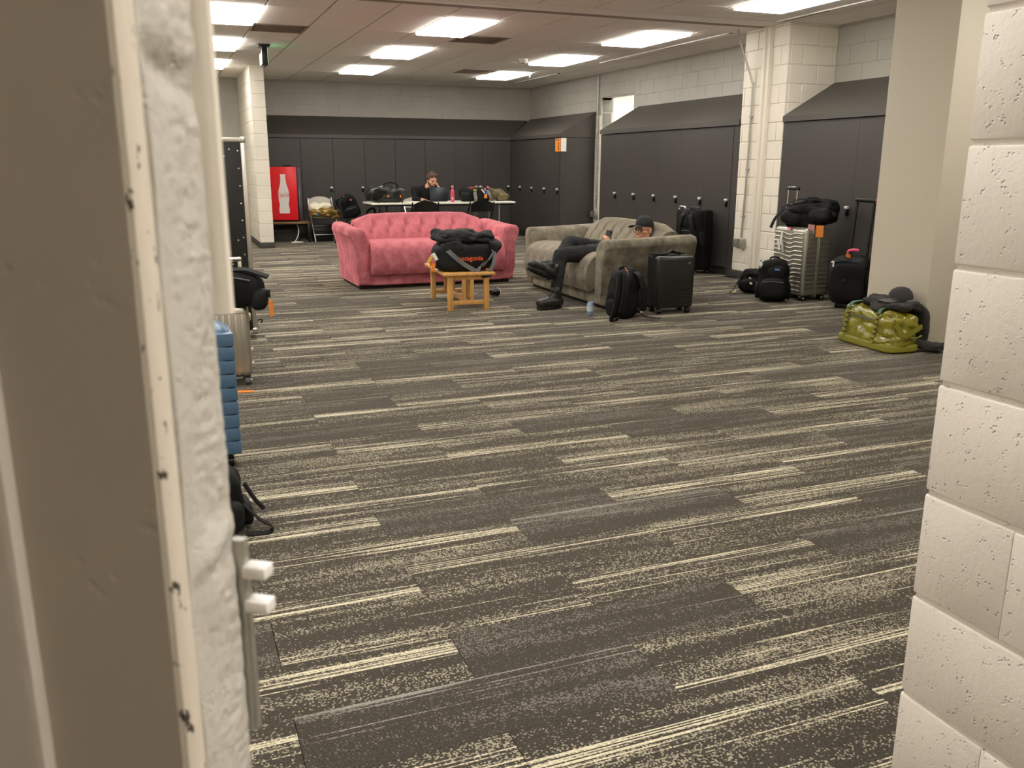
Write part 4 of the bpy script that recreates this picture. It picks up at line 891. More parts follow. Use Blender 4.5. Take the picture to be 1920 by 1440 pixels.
def far_table():
    t = thing('folding_table', 'long white folding table set before the back wall lockers', 'table', (4.40, 14.66, 0), 0)
    G().bx(-1.24, 1.26, -.37, .37, .705, .735, .008).obj('table_top', mat('table_white', srgb(226, 222, 206), .4), t)
    G().bx(-1.20, 1.22, -.34, .34, .68, .704).obj('frame_rail', M_BLKM, t)
    for x in (-.98, 1.0):
        for y in (-.26, .26): G().cyl((x, y, 0), (x, y, .68), .014, n=10).obj('leg', M_CHFR if x > 0 else M_BLKM, t)
        G().cyl((x, -.26, .12), (x, .26, .12), .010, n=8).obj('leg_brace', M_BLKM, t)
    folding_chair('black folding chair facing the laptop at the white table', (3.92, 13.98, 0), R(176), M_BPLA, M_BLKM)
    folding_chair('black folding chair facing the tagged backpack at the white table', (4.85, 13.98, 0), R(183), M_BPLA, M_BLKM)
    for x, lab in ((3.92, 'laptop'), (4.85, 'tagged')): pass
    folding_chair('pale-backed folding chair that the man with the laptop sits on', (4.22, 15.30, 0), R(4), M_PADW, M_CHFR)
    folding_chair('black folding chair under the upright black backpack by the table', (3.06, 15.42, 0), R(30), M_BPLA, M_BLKM)
    b = backpack('backpack', 'black backpack with pink tag tilted on the folding chair by the table', (3.06, 15.40, .455), (R(14), R(-16), R(-12)), .30, .2, .40, seed=61)
    ltag(b, 'luggage_tag', (.06, -.10, .33), .03, .045, M_PINKT, (R(20), R(-30), 0)); ltag(b, 'luggage_tag', (-.04, -.06, .41), .02, .02, M_PINKT)
    G().ribbon([(-.1, -.06, .40), (-.15, -.1, .3), (-.13, -.13, .15), (-.1, -.12, .05)], (1, 0, 0), .05, .012).obj('shoulder_strap', M_STRAP, b)
    d = thing('duffel_bag', 'large glossy black duffel on the end of the white folding table', 'duffel bag', (3.47, 14.60, .737), R(3))
    md = mat('black_tarpaulin', srgb(30, 30, 29), .34, bump=.35, bscale=16)
    G().soft((0, 0, .13), (.66, .34, .27), 3.2, .04, 2.4, 63, 13, f=lambda p: Vector((p.x, p.y, p.z*(1-.18*(p.x/.66+.1))))).obj('body', md, d)
    G().soft((-.12, -.10, .13), (.30, .14, .22), 3, .02, 3, 65, 9).obj('front_panel', M_BLACK, d)
    G().tube([(-.06, -.02, .25), (-.03, -.05, .31), (.08, -.06, .32), (.17, -.04, .29), (.2, -.02, .22)], .012, 8, 5).obj('grab_handle', M_STRAP, d)
    G().ribbon([(-.25, -.12, .05), (-.2, -.24, .0), (-.18, -.30, -.12), (-.1, -.32, -.2)], (1, 0, 0), .035, .005).obj('strap', M_STRAP, d)
    G().ribbon([(.2, -.12, .05), (.2, -.24, .0), (.17, -.30, -.1), (.14, -.32, -.2)], (1, 0, 0), .035, .005).obj('strap', M_STRAP, d)
    for x in (-.02, .19): G().box((x, -.175, .10), (.02, .006, .035), .002, 1).obj('orange_pull', M_ORANGE, d)
    g2 = thing('shoulder_bag', 'black strapped bag standing under the duffel end of the white table', 'bag', (3.27, 14.98, 0), R(10))
    G().soft((0, 0, .24), (.26, .24, .48), 3, .03, 3, 67, 9).obj('body', M_BLACK, g2); G().ribbon([(-.08, -.1, .46), (-.10, -.12, .57), (.02, -.10, .63), (.07, -.08, .48)], (1, 0, 0), .04, .006).obj('strap', M_STRAP, g2)
    # laptop, mouse, bottle, bags
    l = thing('laptop', 'dark open laptop with its lid towards the pink sofa', 'laptop', (4.37, 14.62, .737), R(4))
    G().bx(-.165, .165, -.02, .21, 0, .016, .004).obj('base', M_GSTRAP, l); G().bx(-.14, .14, .03, .13, .0165, .018).obj('keyboard', M_BPLA, l)
    lid = G().box((0, -.045, .125), (.33, .008, .235), .004, 2, rot=(R(-13), 0, 0)).obj('lid', mat('laptop_dark', srgb(30, 36, 42), .35, .3), l)
    G().box((0, -.039, .126), (.31, .002, .215), rot=(R(-13), 0, 0)).obj('screen', mat('screen_lit', srgb(140, 160, 180), .4, emit=srgb(150, 170, 190), estr=.35), lid)
    m = thing('computer_mouse', 'small black mouse under the hand of the man with the laptop', 'mouse', (4.15, 14.66, .737), R(10))
    G().soft((0, 0, .016), (.055, .10, .034), 2.5, n=8).obj('body', M_BPLA, m); G().cyl((-.004, -.03, .032), (.004, -.03, .032), .006, n=10).obj('scroll_wheel', M_GSTRAP, m)
    b = thing('water_bottle', 'pink metal water bottle standing beside the laptop', 'bottle', (4.565, 14.42, .737))
    mp = mat('pink_metal', srgb(202, 84, 108), .35, .3)
    G().lathe([(.0, .0), (.034, .0), (.037, .006), (.037, .165), (.034, .18), (.022, .195), (.02, .215), (.0, .215)], n=24).obj('body', mp, b)
    G().lathe([(.0, .216), (.021, .216), (.023, .22), (.023, .238), (.018, .243), (.0, .243)], n=20).obj('cap', mp, b); G().tube([(-.016, 0, .24), (-.014, 0, .265), (.014, 0, .265), (.016, 0, .24)], .005, 8, 4).obj('loop', mp, b)
    G().poly([(-.012, .045), (.012, .045), (.004, .085), (-.004, .085)], .002, lambda u, v, q: Vector((u-.012, -.0365-q, v))).obj('white_mark', M_WPAP, b)
    k = thing('backpack', 'black backpack with pink, orange and white tags on the white table', 'backpack', (5.02, 14.60, .737), R(-4))
    G().soft((0, 0, .11), (.56, .32, .23), 3, .04, 2.6, 71, 12).obj('body', M_BLACK, k); G().soft((-.18, -.10, .08), (.2, .16, .17), 3, .02, 3, 73, 8).obj('front_pocket', M_BLACK2, k)
    G().ribbon([(-.02, -.10, .20), (-.05, -.22, .12), (-.09, -.42, .05), (-.11, -.44, -.1), (-.10, -.44, -.24)], (1, 0, 0), .055, .012).obj('shoulder_strap', mat('grey_strap', srgb(84, 78, 66), .6), k)
    G().ribbon([(.2, -.10, .18), (.22, -.2, .1), (.24, -.22, .02), (.23, -.2, .01)], (1, 0, 0), .055, .012).obj('shoulder_strap', MATS['grey_strap'], k)
    G().tube([(-.13, -.08, .225), (.0, -.10, .235), (.12, -.09, .23)], .012, 8, 4).obj('top_handle', M_GSTRAP, k)
    G().box((-.03, -.15, .19), (.055, .008, .02), .003, 1).obj('yellow_patch', mat('lime_patch', srgb(206, 206, 60), .5), k)
    for x, y, z, w_, h_, mm, ry in ((.10, -.20, .17, .02, .09, M_WPAP, -40), (.14, -.21, .09, .05, .07, M_ORANGE, 5), (.165, -.205, .15, .025, .09, mat('blue_tag', srgb(70, 130, 220), .5), 12), (.13, -.2, .20, .03, .05, M_PINKT, 0), (.19, -.18, .24, .04, .03, M_PINKT, 10), (-.09, -.14, .23, .06, .03, mat('red_patch', srgb(200, 70, 60), .5), 0), (.0, -.12, .25, .03, .03, mat('tan_tag', srgb(210, 160, 130), .6), 0)):
        ltag(k, 'luggage_tag', (x, y, z), w_, h_, mm, (0, R(ry), 0))
    o = thing('olive_bag', 'olive green soft backpack lying on the end of the white table', 'backpack', (5.46, 14.70, .737), R(-8))
    mo = mat('olive_canvas', srgb(96, 84, 58), .8, var=.3, vscale=10, bump=.3, bscale=40)
    G().soft((0, 0, .10), (.38, .28, .20), 2.5, .04, 3, 75, 12, ridge=.012, f=lambda p: Vector((p.x, p.y, p.z-.16*p.x))).obj('body', mo, o); G().soft((.08, -.12, .06), (.2, .06, .11), 3, .01, 3, 77, 8).obj('front_pocket', mo, o)
    G().ribbon([(.12, -.06, .12), (.2, -.1, .05), (.26, -.12, .006), (.33, -.15, .004)], (0, 1, 0), .025, .004).obj('strap', M_STRAP, o); G().box((.06, -.15, .11), (.05, .01, .018), .003, 1).obj('yellow_patch', mat('ochre_patch', srgb(180, 146, 50), .6), o)
far_table()

# ------------------------------------------------------------------ left edge luggage, partly hidden by the door
def left_luggage():
    t = thing('road_case', 'tall black road case with riveted aluminium edges', 'road case', (.60, 7.02, 0))
    G().bx(-.80, -.012, .008, .70, .06, 1.52, .002).obj('panel', mat('black_laminate', srgb(18, 17, 16), .5), t)
    for x in (-.80, 0):
        G().bx(x-.028, x+.004, 0, .03, .05, 1.53, .003).obj('edge_profile', M_ALU, t); G().bx(x-.012, x+.004, 0, .70, .05, .08, .003).obj('edge_profile', M_ALU, t); G().bx(x-.012, x+.004, 0, .70, 1.505, 1.535, .003).obj('edge_profile', M_ALU, t)
    for z in (.065, 1.52): G().bx(-.80, 0, 0, .03, z-.016, z+.016, .003).obj('edge_profile', M_ALU, t)
    for z in (.08, 1.52): G().box((-.012, .012, z), (.045, .04, .045), .012, 3).obj('ball_corner', M_CHROME, t)
    rr = random.Random(3); me = G().lathe([(.0, .004), (.006, .003), (.008, .0)], n=10).mesh('rivet'); me.materials.append(M_CHROME)
    for k in range(11): place('rivet', me, None, t, (-.05, .006, .16+k*.128), (R(90), 0, 0))
    for x, z in ((-.11, 1.45), (-.09, .78), (-.15, 1.40), (-.13, .42), (-.16, 1.0), (-.17, .3)): place('rivet', me, None, t, (x, .006, z), (R(90), 0, 0))
    lt = G().bx(.0, .012, .02, .10, .12, .20, .003).obj('butterfly_latch', M_STEEL, t); G().tube([(.01, .05, .15), (.05, .03, .16), (.04, .05, .13)], .006, 8, 3).obj('latch_wing', M_BPLA, lt)
    for x in (-.68, -.1):
        for y in (.1, .6):
            wo = G().cyl((x-.018, y, .03), (x+.018, y, .03), .03).obj('caster', M_BPLA, t); G().bx(x-.024, x+.024, y-.03, y+.03, .045, .06).obj('caster_plate', M_STEEL, wo)
    # grooved aluminium suitcase with extended handle
    t = thing('suitcase', 'silver grooved aluminium suitcase carrying a black bag by the door', 'suitcase', (.225, 5.66, 0), R(0))
    w, d, h = .42, .24, .51
    sh = G().box((0, 0, (h+.05)/2), (w, d, h-.05), .04, 4).obj('shell', M_ALU, t)
    for k in range(10):
        x = -.17+k*.037; G().box((x, -d/2, .26), (.016, .008, .38), .003, 2).obj('rib', M_ALU, sh)
    G().bx(-w/2+.02, w/2-.02, -d/2-.004, -d/2+.004, .455, .462).obj('rivet_line', M_CHROME, sh)
    for x in (.185, .15, .10, .05): G().box((x, -d/2-.006, .458), (.010, .006, .010), .002, 1).obj('rivet', M_CHROME, sh)
    g = G(); g.box((0, 0, (h+.05)/2), (w+.008, .018, h-.046), .036, 4); g.obj('closure_frame', M_STEEL, t)
    for z in (.42, .20, .11): G().box((w/2+.006, -.02, z), (.022, .04, .045), .004, 2).obj('latch', M_CHROME, t)
    for sx in (-1, 1):
        for sy in (-1, 1):
            c = (sx*(w/2-.03), sy*(d/2-.035)); wo = G().cyl((c[0]-.018, c[1], .026), (c[0]+.018, c[1], .026), .026).obj('wheel', mat('grey_rubber', srgb(96, 94, 90), .6), t); G().cyl((c[0]-.02, c[1], .026), (c[0]+.02, c[1], .026), .013, n=10).obj('hub', M_CHROME, wo)
            G().bx(c[0]-.014, c[0]+.014, c[1]-.018, c[1]+.018, .03, .065, .004).obj('wheel_fork', M_BPLA, t)
    for x in (-.14, .19): G().bx(x-.011, x+.011, .09, .11, h-.02, .775, .003).obj('handle_post', M_CHROME, t)
    g = G(); g.box((.025, .10, .765), (.36, .03, .028), .010, 3); g.obj('grip', M_CHROME, t)
    for x in (-.05, .03, .10, .15): G().box((x, .083, .735), (.010, .006, .010), .002, 1).obj('grip_rivet', M_CHROME, t)
    b = thing('shoulder_bag', 'black shoulder bag with orange tag on the silver aluminium suitcase', 'bag', (.33, 5.58, .513), R(-8))
    G().soft((-.02, 0, .10), (.46, .19, .215), 3.4, .02, 2.6, 81, 11, f=lambda p: Vector((p.x, p.y, p.z-.10*max(0, p.x)))).obj('body', M_BLACK, b)
    G().ribbon([(.0, -.02, .205), (.1, -.03, .21), (.18, -.04, .185), (.235, -.05, .165)], (0, 1, .3), .05, .012).obj('flap_strap', M_STRAP, b)
    G().tube([(-.15, -.085, .16), (0, -.10, .175), (.13, -.09, .15)], .005, 6, 4).obj('zip', M_GSTRAP, b)
    G().soft((.18, -.05, .03), (.10, .13, .13), 3, .015, 4, 83, 8).obj('end_pocket', M_BLACK2, b); G().box((.235, -.08, .07), (.02, .03, .05), .004, 2).obj('buckle', M_BPLA, b)
    ltag(b, 'luggage_tag', (.245, -.10, -.02), .032, .10, M_ORANGE, (0, R(-4), R(50)), (.22, -.08, .07))
    # blue ribbed suitcase: only its rounded right edge shows past the door
    t = thing('suitcase', 'blue hard-shell suitcase with horizontal ribs beside the door', 'suitcase', (.05, 4.08, 0), R(2))
    mb = mat('blue_polycarbonate', srgb(74, 104, 132), .35, var=.05, vscale=4)
    w, d, h = .36, .26, .655
    sh = G().box((0, 0, .055+(h-.055)/2), (w, d, h-.055), .06, 5).obj('shell', mb, t)
    for k in range(9):
        z = .10+k*.062; g = G(); g.box((0, 0, z), (w+.005, d+.005, .058), .006, 2); g.obj('rib', mb, sh)
    for sx in (-1, 1):
        for sy in (-1, 1):
            c = (sx*(w/2-.05), sy*(d/2-.05)); wo = G().cyl((c[0]-.018, c[1], .027), (c[0]+.018, c[1], .027), .027).obj('wheel', M_BPLA, t); G().cyl((c[0]-.02, c[1], .027), (c[0]+.02, c[1], .027), .012, n=10).obj('hub', M_CHROME, wo)
            G().bx(c[0]-.014, c[0]+.014, c[1]-.018, c[1]+.018, .03, .07, .004).obj('wheel_fork', M_BPLA, t)
    G().tube([(-.08, 0, h-.002), (-.07, 0, h+.02), (.07, 0, h+.02), (.08, 0, h-.002)], .010, 8, 4).obj('top_handle', M_BPLA, t)
    t = thing('floor_tag', 'orange luggage tag lying on the carpet by the suitcases', 'tag', (.36, 5.38, .004), R(-12))
    G().box((0, 0, 0), (.11, .045, .004), .001, 1).obj('card', M_ORANGE, t); G().box((.045, 0, .0025), (.008, .008, .001)).obj('eyelet', M_CHROME, t)
    b = backpack('backpack', 'black backpack slumped on the carpet beside the blue suitcase', (.05, 3.28, 0), (0, 0, R(6)), .30, .26, .25, seed=85)
    G().tube([(.13, -.10, .20), (.16, -.12, .14), (.19, -.13, .10)], .008, 8, 3).obj('strap_end', M_STRAP, b)
    G().ribbon([(.12, -.10, .12), (.17, -.12, .06), (.21, -.13, .03), (.205, -.14, .008), (.16, -.13, .006), (.12, -.12, .01)], (0, 1, .4), .02, .004).obj('strap_end', M_STRAP, b)
left_luggage()

# ------------------------------------------------------------------ people
def capsule(g, p0, p1, r0, r1, n=14):
    p0, p1 = Vector(p0), Vector(p1)
    for p, r in ((p0, r0), (p1, r1)):
        bmesh.ops.create_uvsphere(g.bm, u_segments=n, v_segments=n//2+2, radius=r, matrix=Matrix.Translation(p))
    g.tube([p0, p1], [r0, r1], n)
def chainc(g, pts, rs):
    for a, b, ra, rb in zip(pts, pts[1:], rs, rs[1:]): capsule(g, a, b, ra, rb)
def ellip(g, c, rad, axes):
    m = Matrix.Translation(Vector(c)) @ Matrix((axes[0], axes[1], axes[2])).transposed().to_4x4() @ Matrix.Diagonal((rad[0], rad[1], rad[2], 1))
    bmesh.ops.create_uvsphere(g.bm, u_segments=20, v_segments=14, radius=1.0, matrix=m)
def fuse(g, name, m, parent, voxel=.006, smooth=6, wrinkle=0., wf=14., seed=0):
    me = bpy.data.meshes.new(name+'_raw'); g.bm.to_mesh(me); g.bm.free()
    o = bpy.data.objects.new(name, me); COL.objects.link(o)
    a = o.modifiers.new('r', 'REMESH'); a.mode = 'VOXEL'; a.voxel_size = voxel
    b = o.modifiers.new('s', 'SMOOTH'); b.iterations = smooth; b.factor = .5
    me2 = bpy.data.meshes.new_from_object(o.evaluated_get(bpy.context.evaluated_depsgraph_get())); bpy.data.objects.remove(o)
    if wrinkle:
        nv = [v.normal.copy() for v in me2.vertices]
        for v, nn in zip(me2.vertices, nv): v.co += nn*wrinkle*noise.noise(Vector((v.co.x*wf, v.co.y*wf, v.co.z*wf*1.6))+Vector((seed, 0, 0)))
    me2.name = name
    for p in me2.polygons: p.use_smooth = True
    o = bpy.data.objects.new(name, me2); COL.objects.link(o); me2.materials.clear(); me2.materials.append(m); o.parent = parent; return o
def frame(fwd, up=(0, 0, 1)):
    f = Vector(fwd).normalized(); r = f.cross(Vector(up)).normalized(); u = r.cross(f).normalized(); return r, f, u
def head(g, C, fr, s=1.0):
    r, f, u = fr; P = lambda a, b, c: Vector(C)+r*a*s+f*b*s+u*c*s; ax = (r, f, u); E = lambda c, rad: ellip(g, c, [q*s for q in rad], ax); K = lambda a, b, ra, rb: capsule(g, a, b, ra*s, rb*s, 10)
    E(P(0, -.015, .035), (.075, .096, .082)); E(P(0, .02, -.025), (.062, .072, .085)); E(P(0, .056, -.088), (.034, .03, .024))
    for q in (-1, 1):
        K(P(q*.052, .0, -.055), P(q*.022, .055, -.09), .022, .02)                   # jaw
        K(P(q*.012, .087, .022), P(q*.045, .072, .020), .011, .010)                  # brow
        K(P(q*.040, .068, -.018), P(q*.05, .05, -.02), .018, .016)                   # cheekbone
        E(P(q*.077, -.008, -.008), (.010, .020, .032))                               # ear
        K(P(q*.010, .100, -.028), P(q*.006, .096, -.026), .009, .008)                # nostril
    K(P(0, .090, .012), P(0, .108, -.022), .008, .0125)                              # nose
    K(P(-.018, .088, -.056), P(.018, .088, -.056), .007, .007); K(P(-.014, .087, -.066), P(.014, .087, -.066), .0075, .0075)
def hand(g, W, fd, pn, side, curl=.5, s=1.0):
    """W wrist, fd finger direction, pn palm normal (the way the fingers curl), side +1/-1 picks the thumb side"""
    f = Vector(fd).normalized(); n = Vector(pn); n = (n-f*n.dot(f)).normalized(); r = f.cross(n)*side; W = Vector(W)
    for a in (-.026, -.009, .009, .026): capsule(g, W+f*.012+r*a*.6, W+f*.085*s+r*a, .015, .013, 8)
    for a, L in ((-.030, .075), (-.010, .086), (.010, .080), (.029, .062)):
        p = W+f*.088*s+r*a; d = f.copy()
        for k, seg in enumerate((.45, .32, .23)):
            ang = curl*(.55+.5*k); d = (d*math.cos(ang)+n*math.sin(ang)).normalized() if k == 0 else (d*math.cos(curl)+d.cross(r).normalized()*(1 if d.cross(r).dot(n) > 0 else -1)*math.sin(curl)).normalized()
            q = p+d*L*seg*s; capsule(g, p, q, .0088-.0008*k, .0082-.0008*k, 8); p = q
    p = W+f*.03-r*.026; q = p+(f*.7-r*.75+n*.25).normalized()*.04; capsule(g, p, q, .012, .0105, 8); capsule(g, q, q+(f*.85-r*.2+n*.5).normalized()*.035, .0105, .0085, 8)
def eyes(C, fr, parent, s=1.0, brow=True):
    r, f, u = fr
    for q in (-1, 1):
        c = Vector(C)+r*q*.030*s+f*.0815*s+u*.002*s; g = G(); bmesh.ops.create_uvsphere(g.bm, u_segments=12, v_segments=8, radius=.0085*s, matrix=Matrix.Translation(c))
        o = g.obj('eye', mat('eye_dark', srgb(58, 44, 38), .25), parent)
        g = G(); capsule(g, Vector(C)+r*q*.014*s+f*.097*s+u*.027*s, Vector(C)+r*q*.046*s+f*.080*s+u*.026*s, .005*s, .004*s, 8); g.obj('eyebrow', M_HAIR, parent)
def boot(parent, heel, toe, ankle, upv, name='boot'):
    """heel, toe = sole points; upv = direction from the sole to the shin"""
    heel, toe, ankle = Vector(heel), Vector(toe), Vector(ankle); f = (toe-heel).normalized(); u = Vector(upv); u = (u-f*u.dot(f)).normalized(); r = f.cross(u); L = (toe-heel).length
    g = G()
    for a, b, ra, rb in ((.06, .35, .042, .046), (.35, .7, .046, .046), (.7, .88, .046, .040)):
        for q in (-.018, .018): capsule(g, heel+f*L*a+u*.055+r*q*.8, heel+f*L*b+u*.055+r*q, ra, rb)
    capsule(g, heel+f*L*.16+u*.07, ankle, .048, .054); capsule(g, heel+f*L*.5+u*.075, heel+f*L*.2+u*.12, .040, .048)
    o = fuse(g, name, M_BOOT, parent, .006, 5)
    def ol(k): return [(x*k, y) for x, y in ()]
    pts = []
    for i in range(28):
        a = 2*math.pi*i/28; x = math.cos(a); y = math.sin(a); yy = (y*.5+.5); wd = .046+.012*math.sin(math.pi*min(1, yy*1.05))-(.010 if yy < .3 else 0)
        pts.append((wd*x*(1 if abs(x) < .99 else 1), -.012+yy*(L+.024)))
    G().poly(pts, .028, lambda a, b, q: heel+r*a+f*b+u*q).obj('sole', M_SOLE, o)
    for k in range(7): G().poly([(-.05, .0), (.05, .0), (.05, .016), (-.05, .016)], .010, lambda a, b, q: heel+r*a*(.85 if k in (0, 6) else 1)+f*(b+.01+k*(L-.03)/6.2)+u*(q-.007)).obj('tread', M_SOLE, o)
    for k in range(4):
        c = heel+f*L*(.52-.07*k)+u*(.118+.012*k); G().tube([c-r*.022, c+u*.006, c+r*.022], .0035, 6, 3).obj('lace', M_BPLA, o)
    return o

def sofa_man():
    t = thing('person', 'man in black cap, glasses and black clothes lounging on the grey sofa', 'person', (0, 0, 0))
    pel = (4.10, 7.90, .48); hl, hr = (4.10, 7.84, .495), (4.10, 8.03, .505)
    kl, al = (3.53, 7.73, .50), (3.445, 7.645, .13); kr, ar = (3.715, 7.93, .60), (3.455, 7.70, .40)
    ch = (4.30, 7.80, .49); nk = (4.42, 7.73, .58); C = Vector((4.415, 7.695, .722)); fr = frame((-.92, -.38, -.03))
    sl, sr = (4.36, 7.63, .50), (4.36, 7.95, .50); el, er = (4.22, 7.61, .46), (4.20, 8.08, .47); wl, wr = (4.07, 7.775, .525), (4.12, 8.0, .53)
    g = G()
    chainc(g, [pel, ch], [.11, .11]); capsule(g, sl, sr, .06, .06); capsule(g, ch, nk, .08, .05); capsule(g, nk, C-Vector((0, 0, .04)), .05, .05)
    chainc(g, [hl, kl, al], [.075, .052, .034]); chainc(g, [hr, kr, ar], [.075, .052, .034])
    chainc(g, [sl, el, wl], [.052, .038, .027]); chainc(g, [sr, er, wr], [.052, .038, .027])
    head(g, C, fr); hand(g, wl, (-.05, .05, 1), (-.25, 1, .1), -1, .55); hand(g, wr, (-.8, -.4, .3), (.1, -.5, -.6), 1, .6)
    fuse(g, 'body', M_SKIN, t, .0055, 4)
    eyes(C, fr, t)
    g = G(); chainc(g, [pel, ch], [.125, .125]); capsule(g, sl, sr, .072, .072); capsule(g, ch, Vector(nk)-Vector((.03, 0, .03)), .09, .058)
    chainc(g, [sl, el, Vector(el).lerp(Vector(wl), .86)], [.066, .052, .040]); chainc(g, [sr, er, Vector(er).lerp(Vector(wr), .86)], [.066, .052, .040])
    fuse(g, 'sweater', M_SHIRT, t, .008, 5, .007, 13)
    g = G(); capsule(g, hl, hr, .105, .105); chainc(g, [hl, Vector(hl).lerp(Vector(kl), .5), kl, Vector(kl).lerp(Vector(al), .45), Vector(kl).lerp(Vector(al), .88)], [.100, .088, .070, .064, .056]); chainc(g, [hr, Vector(hr).lerp(Vector(kr), .5), kr, Vector(kr).lerp(Vector(ar), .45), Vector(kr).lerp(Vector(ar), .88)], [.100, .086, .070, .064, .056])
    fuse(g, 'trousers', M_JEAN, t, .007, 5, .008, 15, 4)
    boot(t, (3.50, 7.655, .008), (3.245, 7.60, .008), (3.45, 7.645, .17), (0, 0, 1)); 
    boot(t, (3.385, 7.63, .285), (3.135, 7.585, .405), (3.455, 7.69, .385), (.45, .25, .86))
    # cap, glasses, phone
    r, f, u = fr; mc = mat('black_cotton', srgb(24, 24, 25), .8, bump=.2, bscale=200)
    mrot = Matrix((r, f, u)).transposed(); tilt = mrot @ Matrix.Rotation(R(7), 3, 'X')
    cap = G().lathe([(.089, .0), (.0915, .02), (.086, .055), (.066, .087), (.034, .106), (.0, .112)], n=28)
    bmesh.ops.scale(cap.bm, vec=Vector((.93, 1.12, 1)), verts=cap.bm.verts[:]); bmesh.ops.transform(cap.bm, matrix=Matrix.Translation(C-f*.012+u*.030) @ tilt.to_4x4(), verts=cap.bm.verts[:])
    co = cap.obj('cap', mc, t)
    G().soft(C+f*.128+u*.052, (.150, .105, .010), 2.7, n=8, rot=tilt, f=lambda p: Vector((p.x, p.y, p.z-4.0*p.x*p.x))).obj('brim', mc, co); G().soft(C-f*.012+u*.137, (.016, .016, .008), 2, n=4, rot=tilt).obj('cap_button', mc, co)
    gl = G(); mg = mat('glasses_frame', srgb(70, 44, 30), .3)
    for q in (-1, 1):
        cc = C+r*q*.033+f*.099+u*.002; gl.tube([cc+r*.024*math.cos(a)+u*.017*math.sin(a) for a in [2*math.pi*k/16 for k in range(17)]], .0024, 6); gl.tube([cc+r*q*.024+u*.004, C+r*q*.073+f*.06+u*.006, C+r*q*.080-f*.005+u*.004], .0024, 6)
    gl.tube([C-r*.009+f*.102+u*.005, C+r*.009+f*.102+u*.005], .0024, 6); go = gl.obj('glasses', mg, t)
    G().soft(C-f*.035+u*.012, (.162, .15, .07), 2.4, n=8, rot=mrot).obj('hair', M_HAIR, t)
    p = thing('phone', 'black phone held up by the man on the grey sofa', 'phone', (4.085, 7.815, .655), rot=(R(-12), R(8), R(-62)))
    b = G().box((0, 0, 0), (.074, .009, .135), .004, 2).obj('body', M_BPLA, p); G().box((0, .005, 0), (.068, .001, .128)).obj('screen', mat('phone_screen', srgb(60, 66, 74), .15, emit=srgb(120, 130, 150), estr=.2), p); G().box((.02, -.0055, .045), (.026, .003, .028), .001, 1).obj('camera_bump', M_BLKM, p)
    b = thing('badge', 'blue and white pass card tucked at the waist of the sofa man', 'badge', (4.03, 7.79, .485), rot=(R(-20), R(10), R(-20)))
    G().box((0, -.005, .02), (.04, .004, .05), .002, 1).obj('card_white', M_WPAP, b); G().box((.008, -.006, -.02), (.035, .004, .05), .002, 1).obj('card_blue', mat('card_blue', srgb(70, 150, 220), .4), b)
sofa_man()

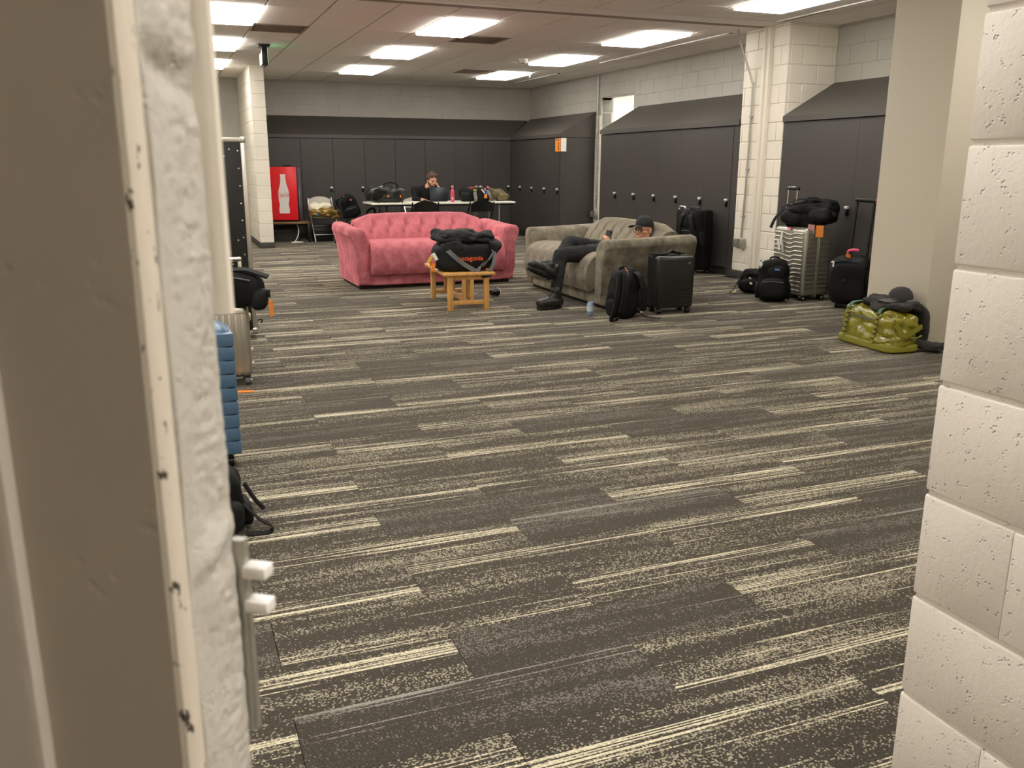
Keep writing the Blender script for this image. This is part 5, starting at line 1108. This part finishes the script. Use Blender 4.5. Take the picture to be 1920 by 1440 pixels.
def table_man():
    t = thing('person', 'bearded man in black sweater working at the laptop, chin on hand', 'person', (0, 0, 0))
    C = Vector((4.375, 14.98, 1.085)); fr = frame((.16, -.92, -.36)); r, f, u = fr
    pel = (4.24, 15.28, .53); ch = (4.28, 15.16, .85); nk = (4.335, 15.06, .99); sr, sl = (4.11, 15.12, .90), (4.47, 15.14, .90)
    er, wr = (4.06, 14.98, .77), (4.14, 14.78, .765); el, wl = (4.52, 14.93, .77), (4.475, 14.93, .965)
    hr, hl = (4.14, 15.22, .53), (4.34, 15.22, .53); kr, kl = (4.10, 14.80, .52), (4.40, 14.80, .52); ar, al = (4.10, 14.86, .09), (4.40, 14.84, .09)
    g = G(); chainc(g, [pel, ch], [.12, .125]); capsule(g, sr, sl, .07, .07); capsule(g, ch, nk, .09, .055); capsule(g, nk, C-u*.04-f*.02, .055, .052)
    chainc(g, [hr, kr, ar], [.075, .052, .034]); chainc(g, [hl, kl, al], [.075, .052, .034]); chainc(g, [sr, er, wr], [.05, .036, .026]); chainc(g, [sl, el, wl], [.05, .036, .026])
    head(g, C, fr); hand(g, wr, (.25, -1, -.05), (0, 0, -1), -1, .35); hand(g, wl, (-.45, .1, .9), (-.7, .3, -.3), 1, .75)
    fuse(g, 'body', M_SKIN, t, .006, 4); eyes(C, fr, t)
    g = G(); chainc(g, [pel, ch], [.145, .15]); capsule(g, sr, sl, .085, .085); capsule(g, ch, Vector(nk)-Vector((0, -.02, .03)), .10, .068)
    chainc(g, [sr, er, Vector(er).lerp(Vector(wr), .8)], [.07, .052, .04]); chainc(g, [sl, el, Vector(el).lerp(Vector(wl), .75)], [.07, .052, .04]); fuse(g, 'sweater', M_SHIRT, t, .008, 5, .007, 13, 2)
    g = G(); capsule(g, hr, hl, .1, .1); chainc(g, [hr, kr, Vector(kr).lerp(Vector(ar), .9)], [.098, .072, .055]); chainc(g, [hl, kl, Vector(kl).lerp(Vector(al), .9)], [.098, .072, .055]); fuse(g, 'trousers', M_JEAN, t, .008, 5, .007, 13, 5)
    boot(t, (4.10, 14.90, .008), (4.09, 14.64, .008), (4.10, 14.87, .16), (0, 0, 1), 'shoe'); boot(t, (4.40, 14.88, .008), (4.40, 14.62, .008), (4.40, 14.85, .16), (0, 0, 1), 'shoe')
    ax = (r, f, u); g = G()
    for k, (a, b, c, q) in enumerate(((0, -.035, .062, .064), (.045, -.02, .03, .05), (-.045, -.02, .03, .05), (0, -.055, .0, .062), (.062, .0, .02, .022), (-.062, .0, .02, .022), (.04, .045, .085, .030), (-.03, .045, .088, .030))):
        ellip(g, C+r*a+f*(b-.004)+u*(c+.008), (q+.008, q+.008, q+.006), ax)
    fuse(g, 'hair', M_HAIR, t, .006, 4, .004, 60)
    g = G()
    for q in (-1, 1): capsule(g, C+r*q*.060+f*.005-u*.045, C+r*q*.030+f*.068-u*.088, .023, .027, 10); capsule(g, C+r*q*.022+f*.094-u*.044, C+r*q*.002+f*.096-u*.042, .006, .006, 8)
    capsule(g, C+f*.066-u*.092, C+f*.058-u*.107, .036, .032, 10); fuse(g, 'beard', M_HAIR, t, .005, 3, .003, 60)
table_man()
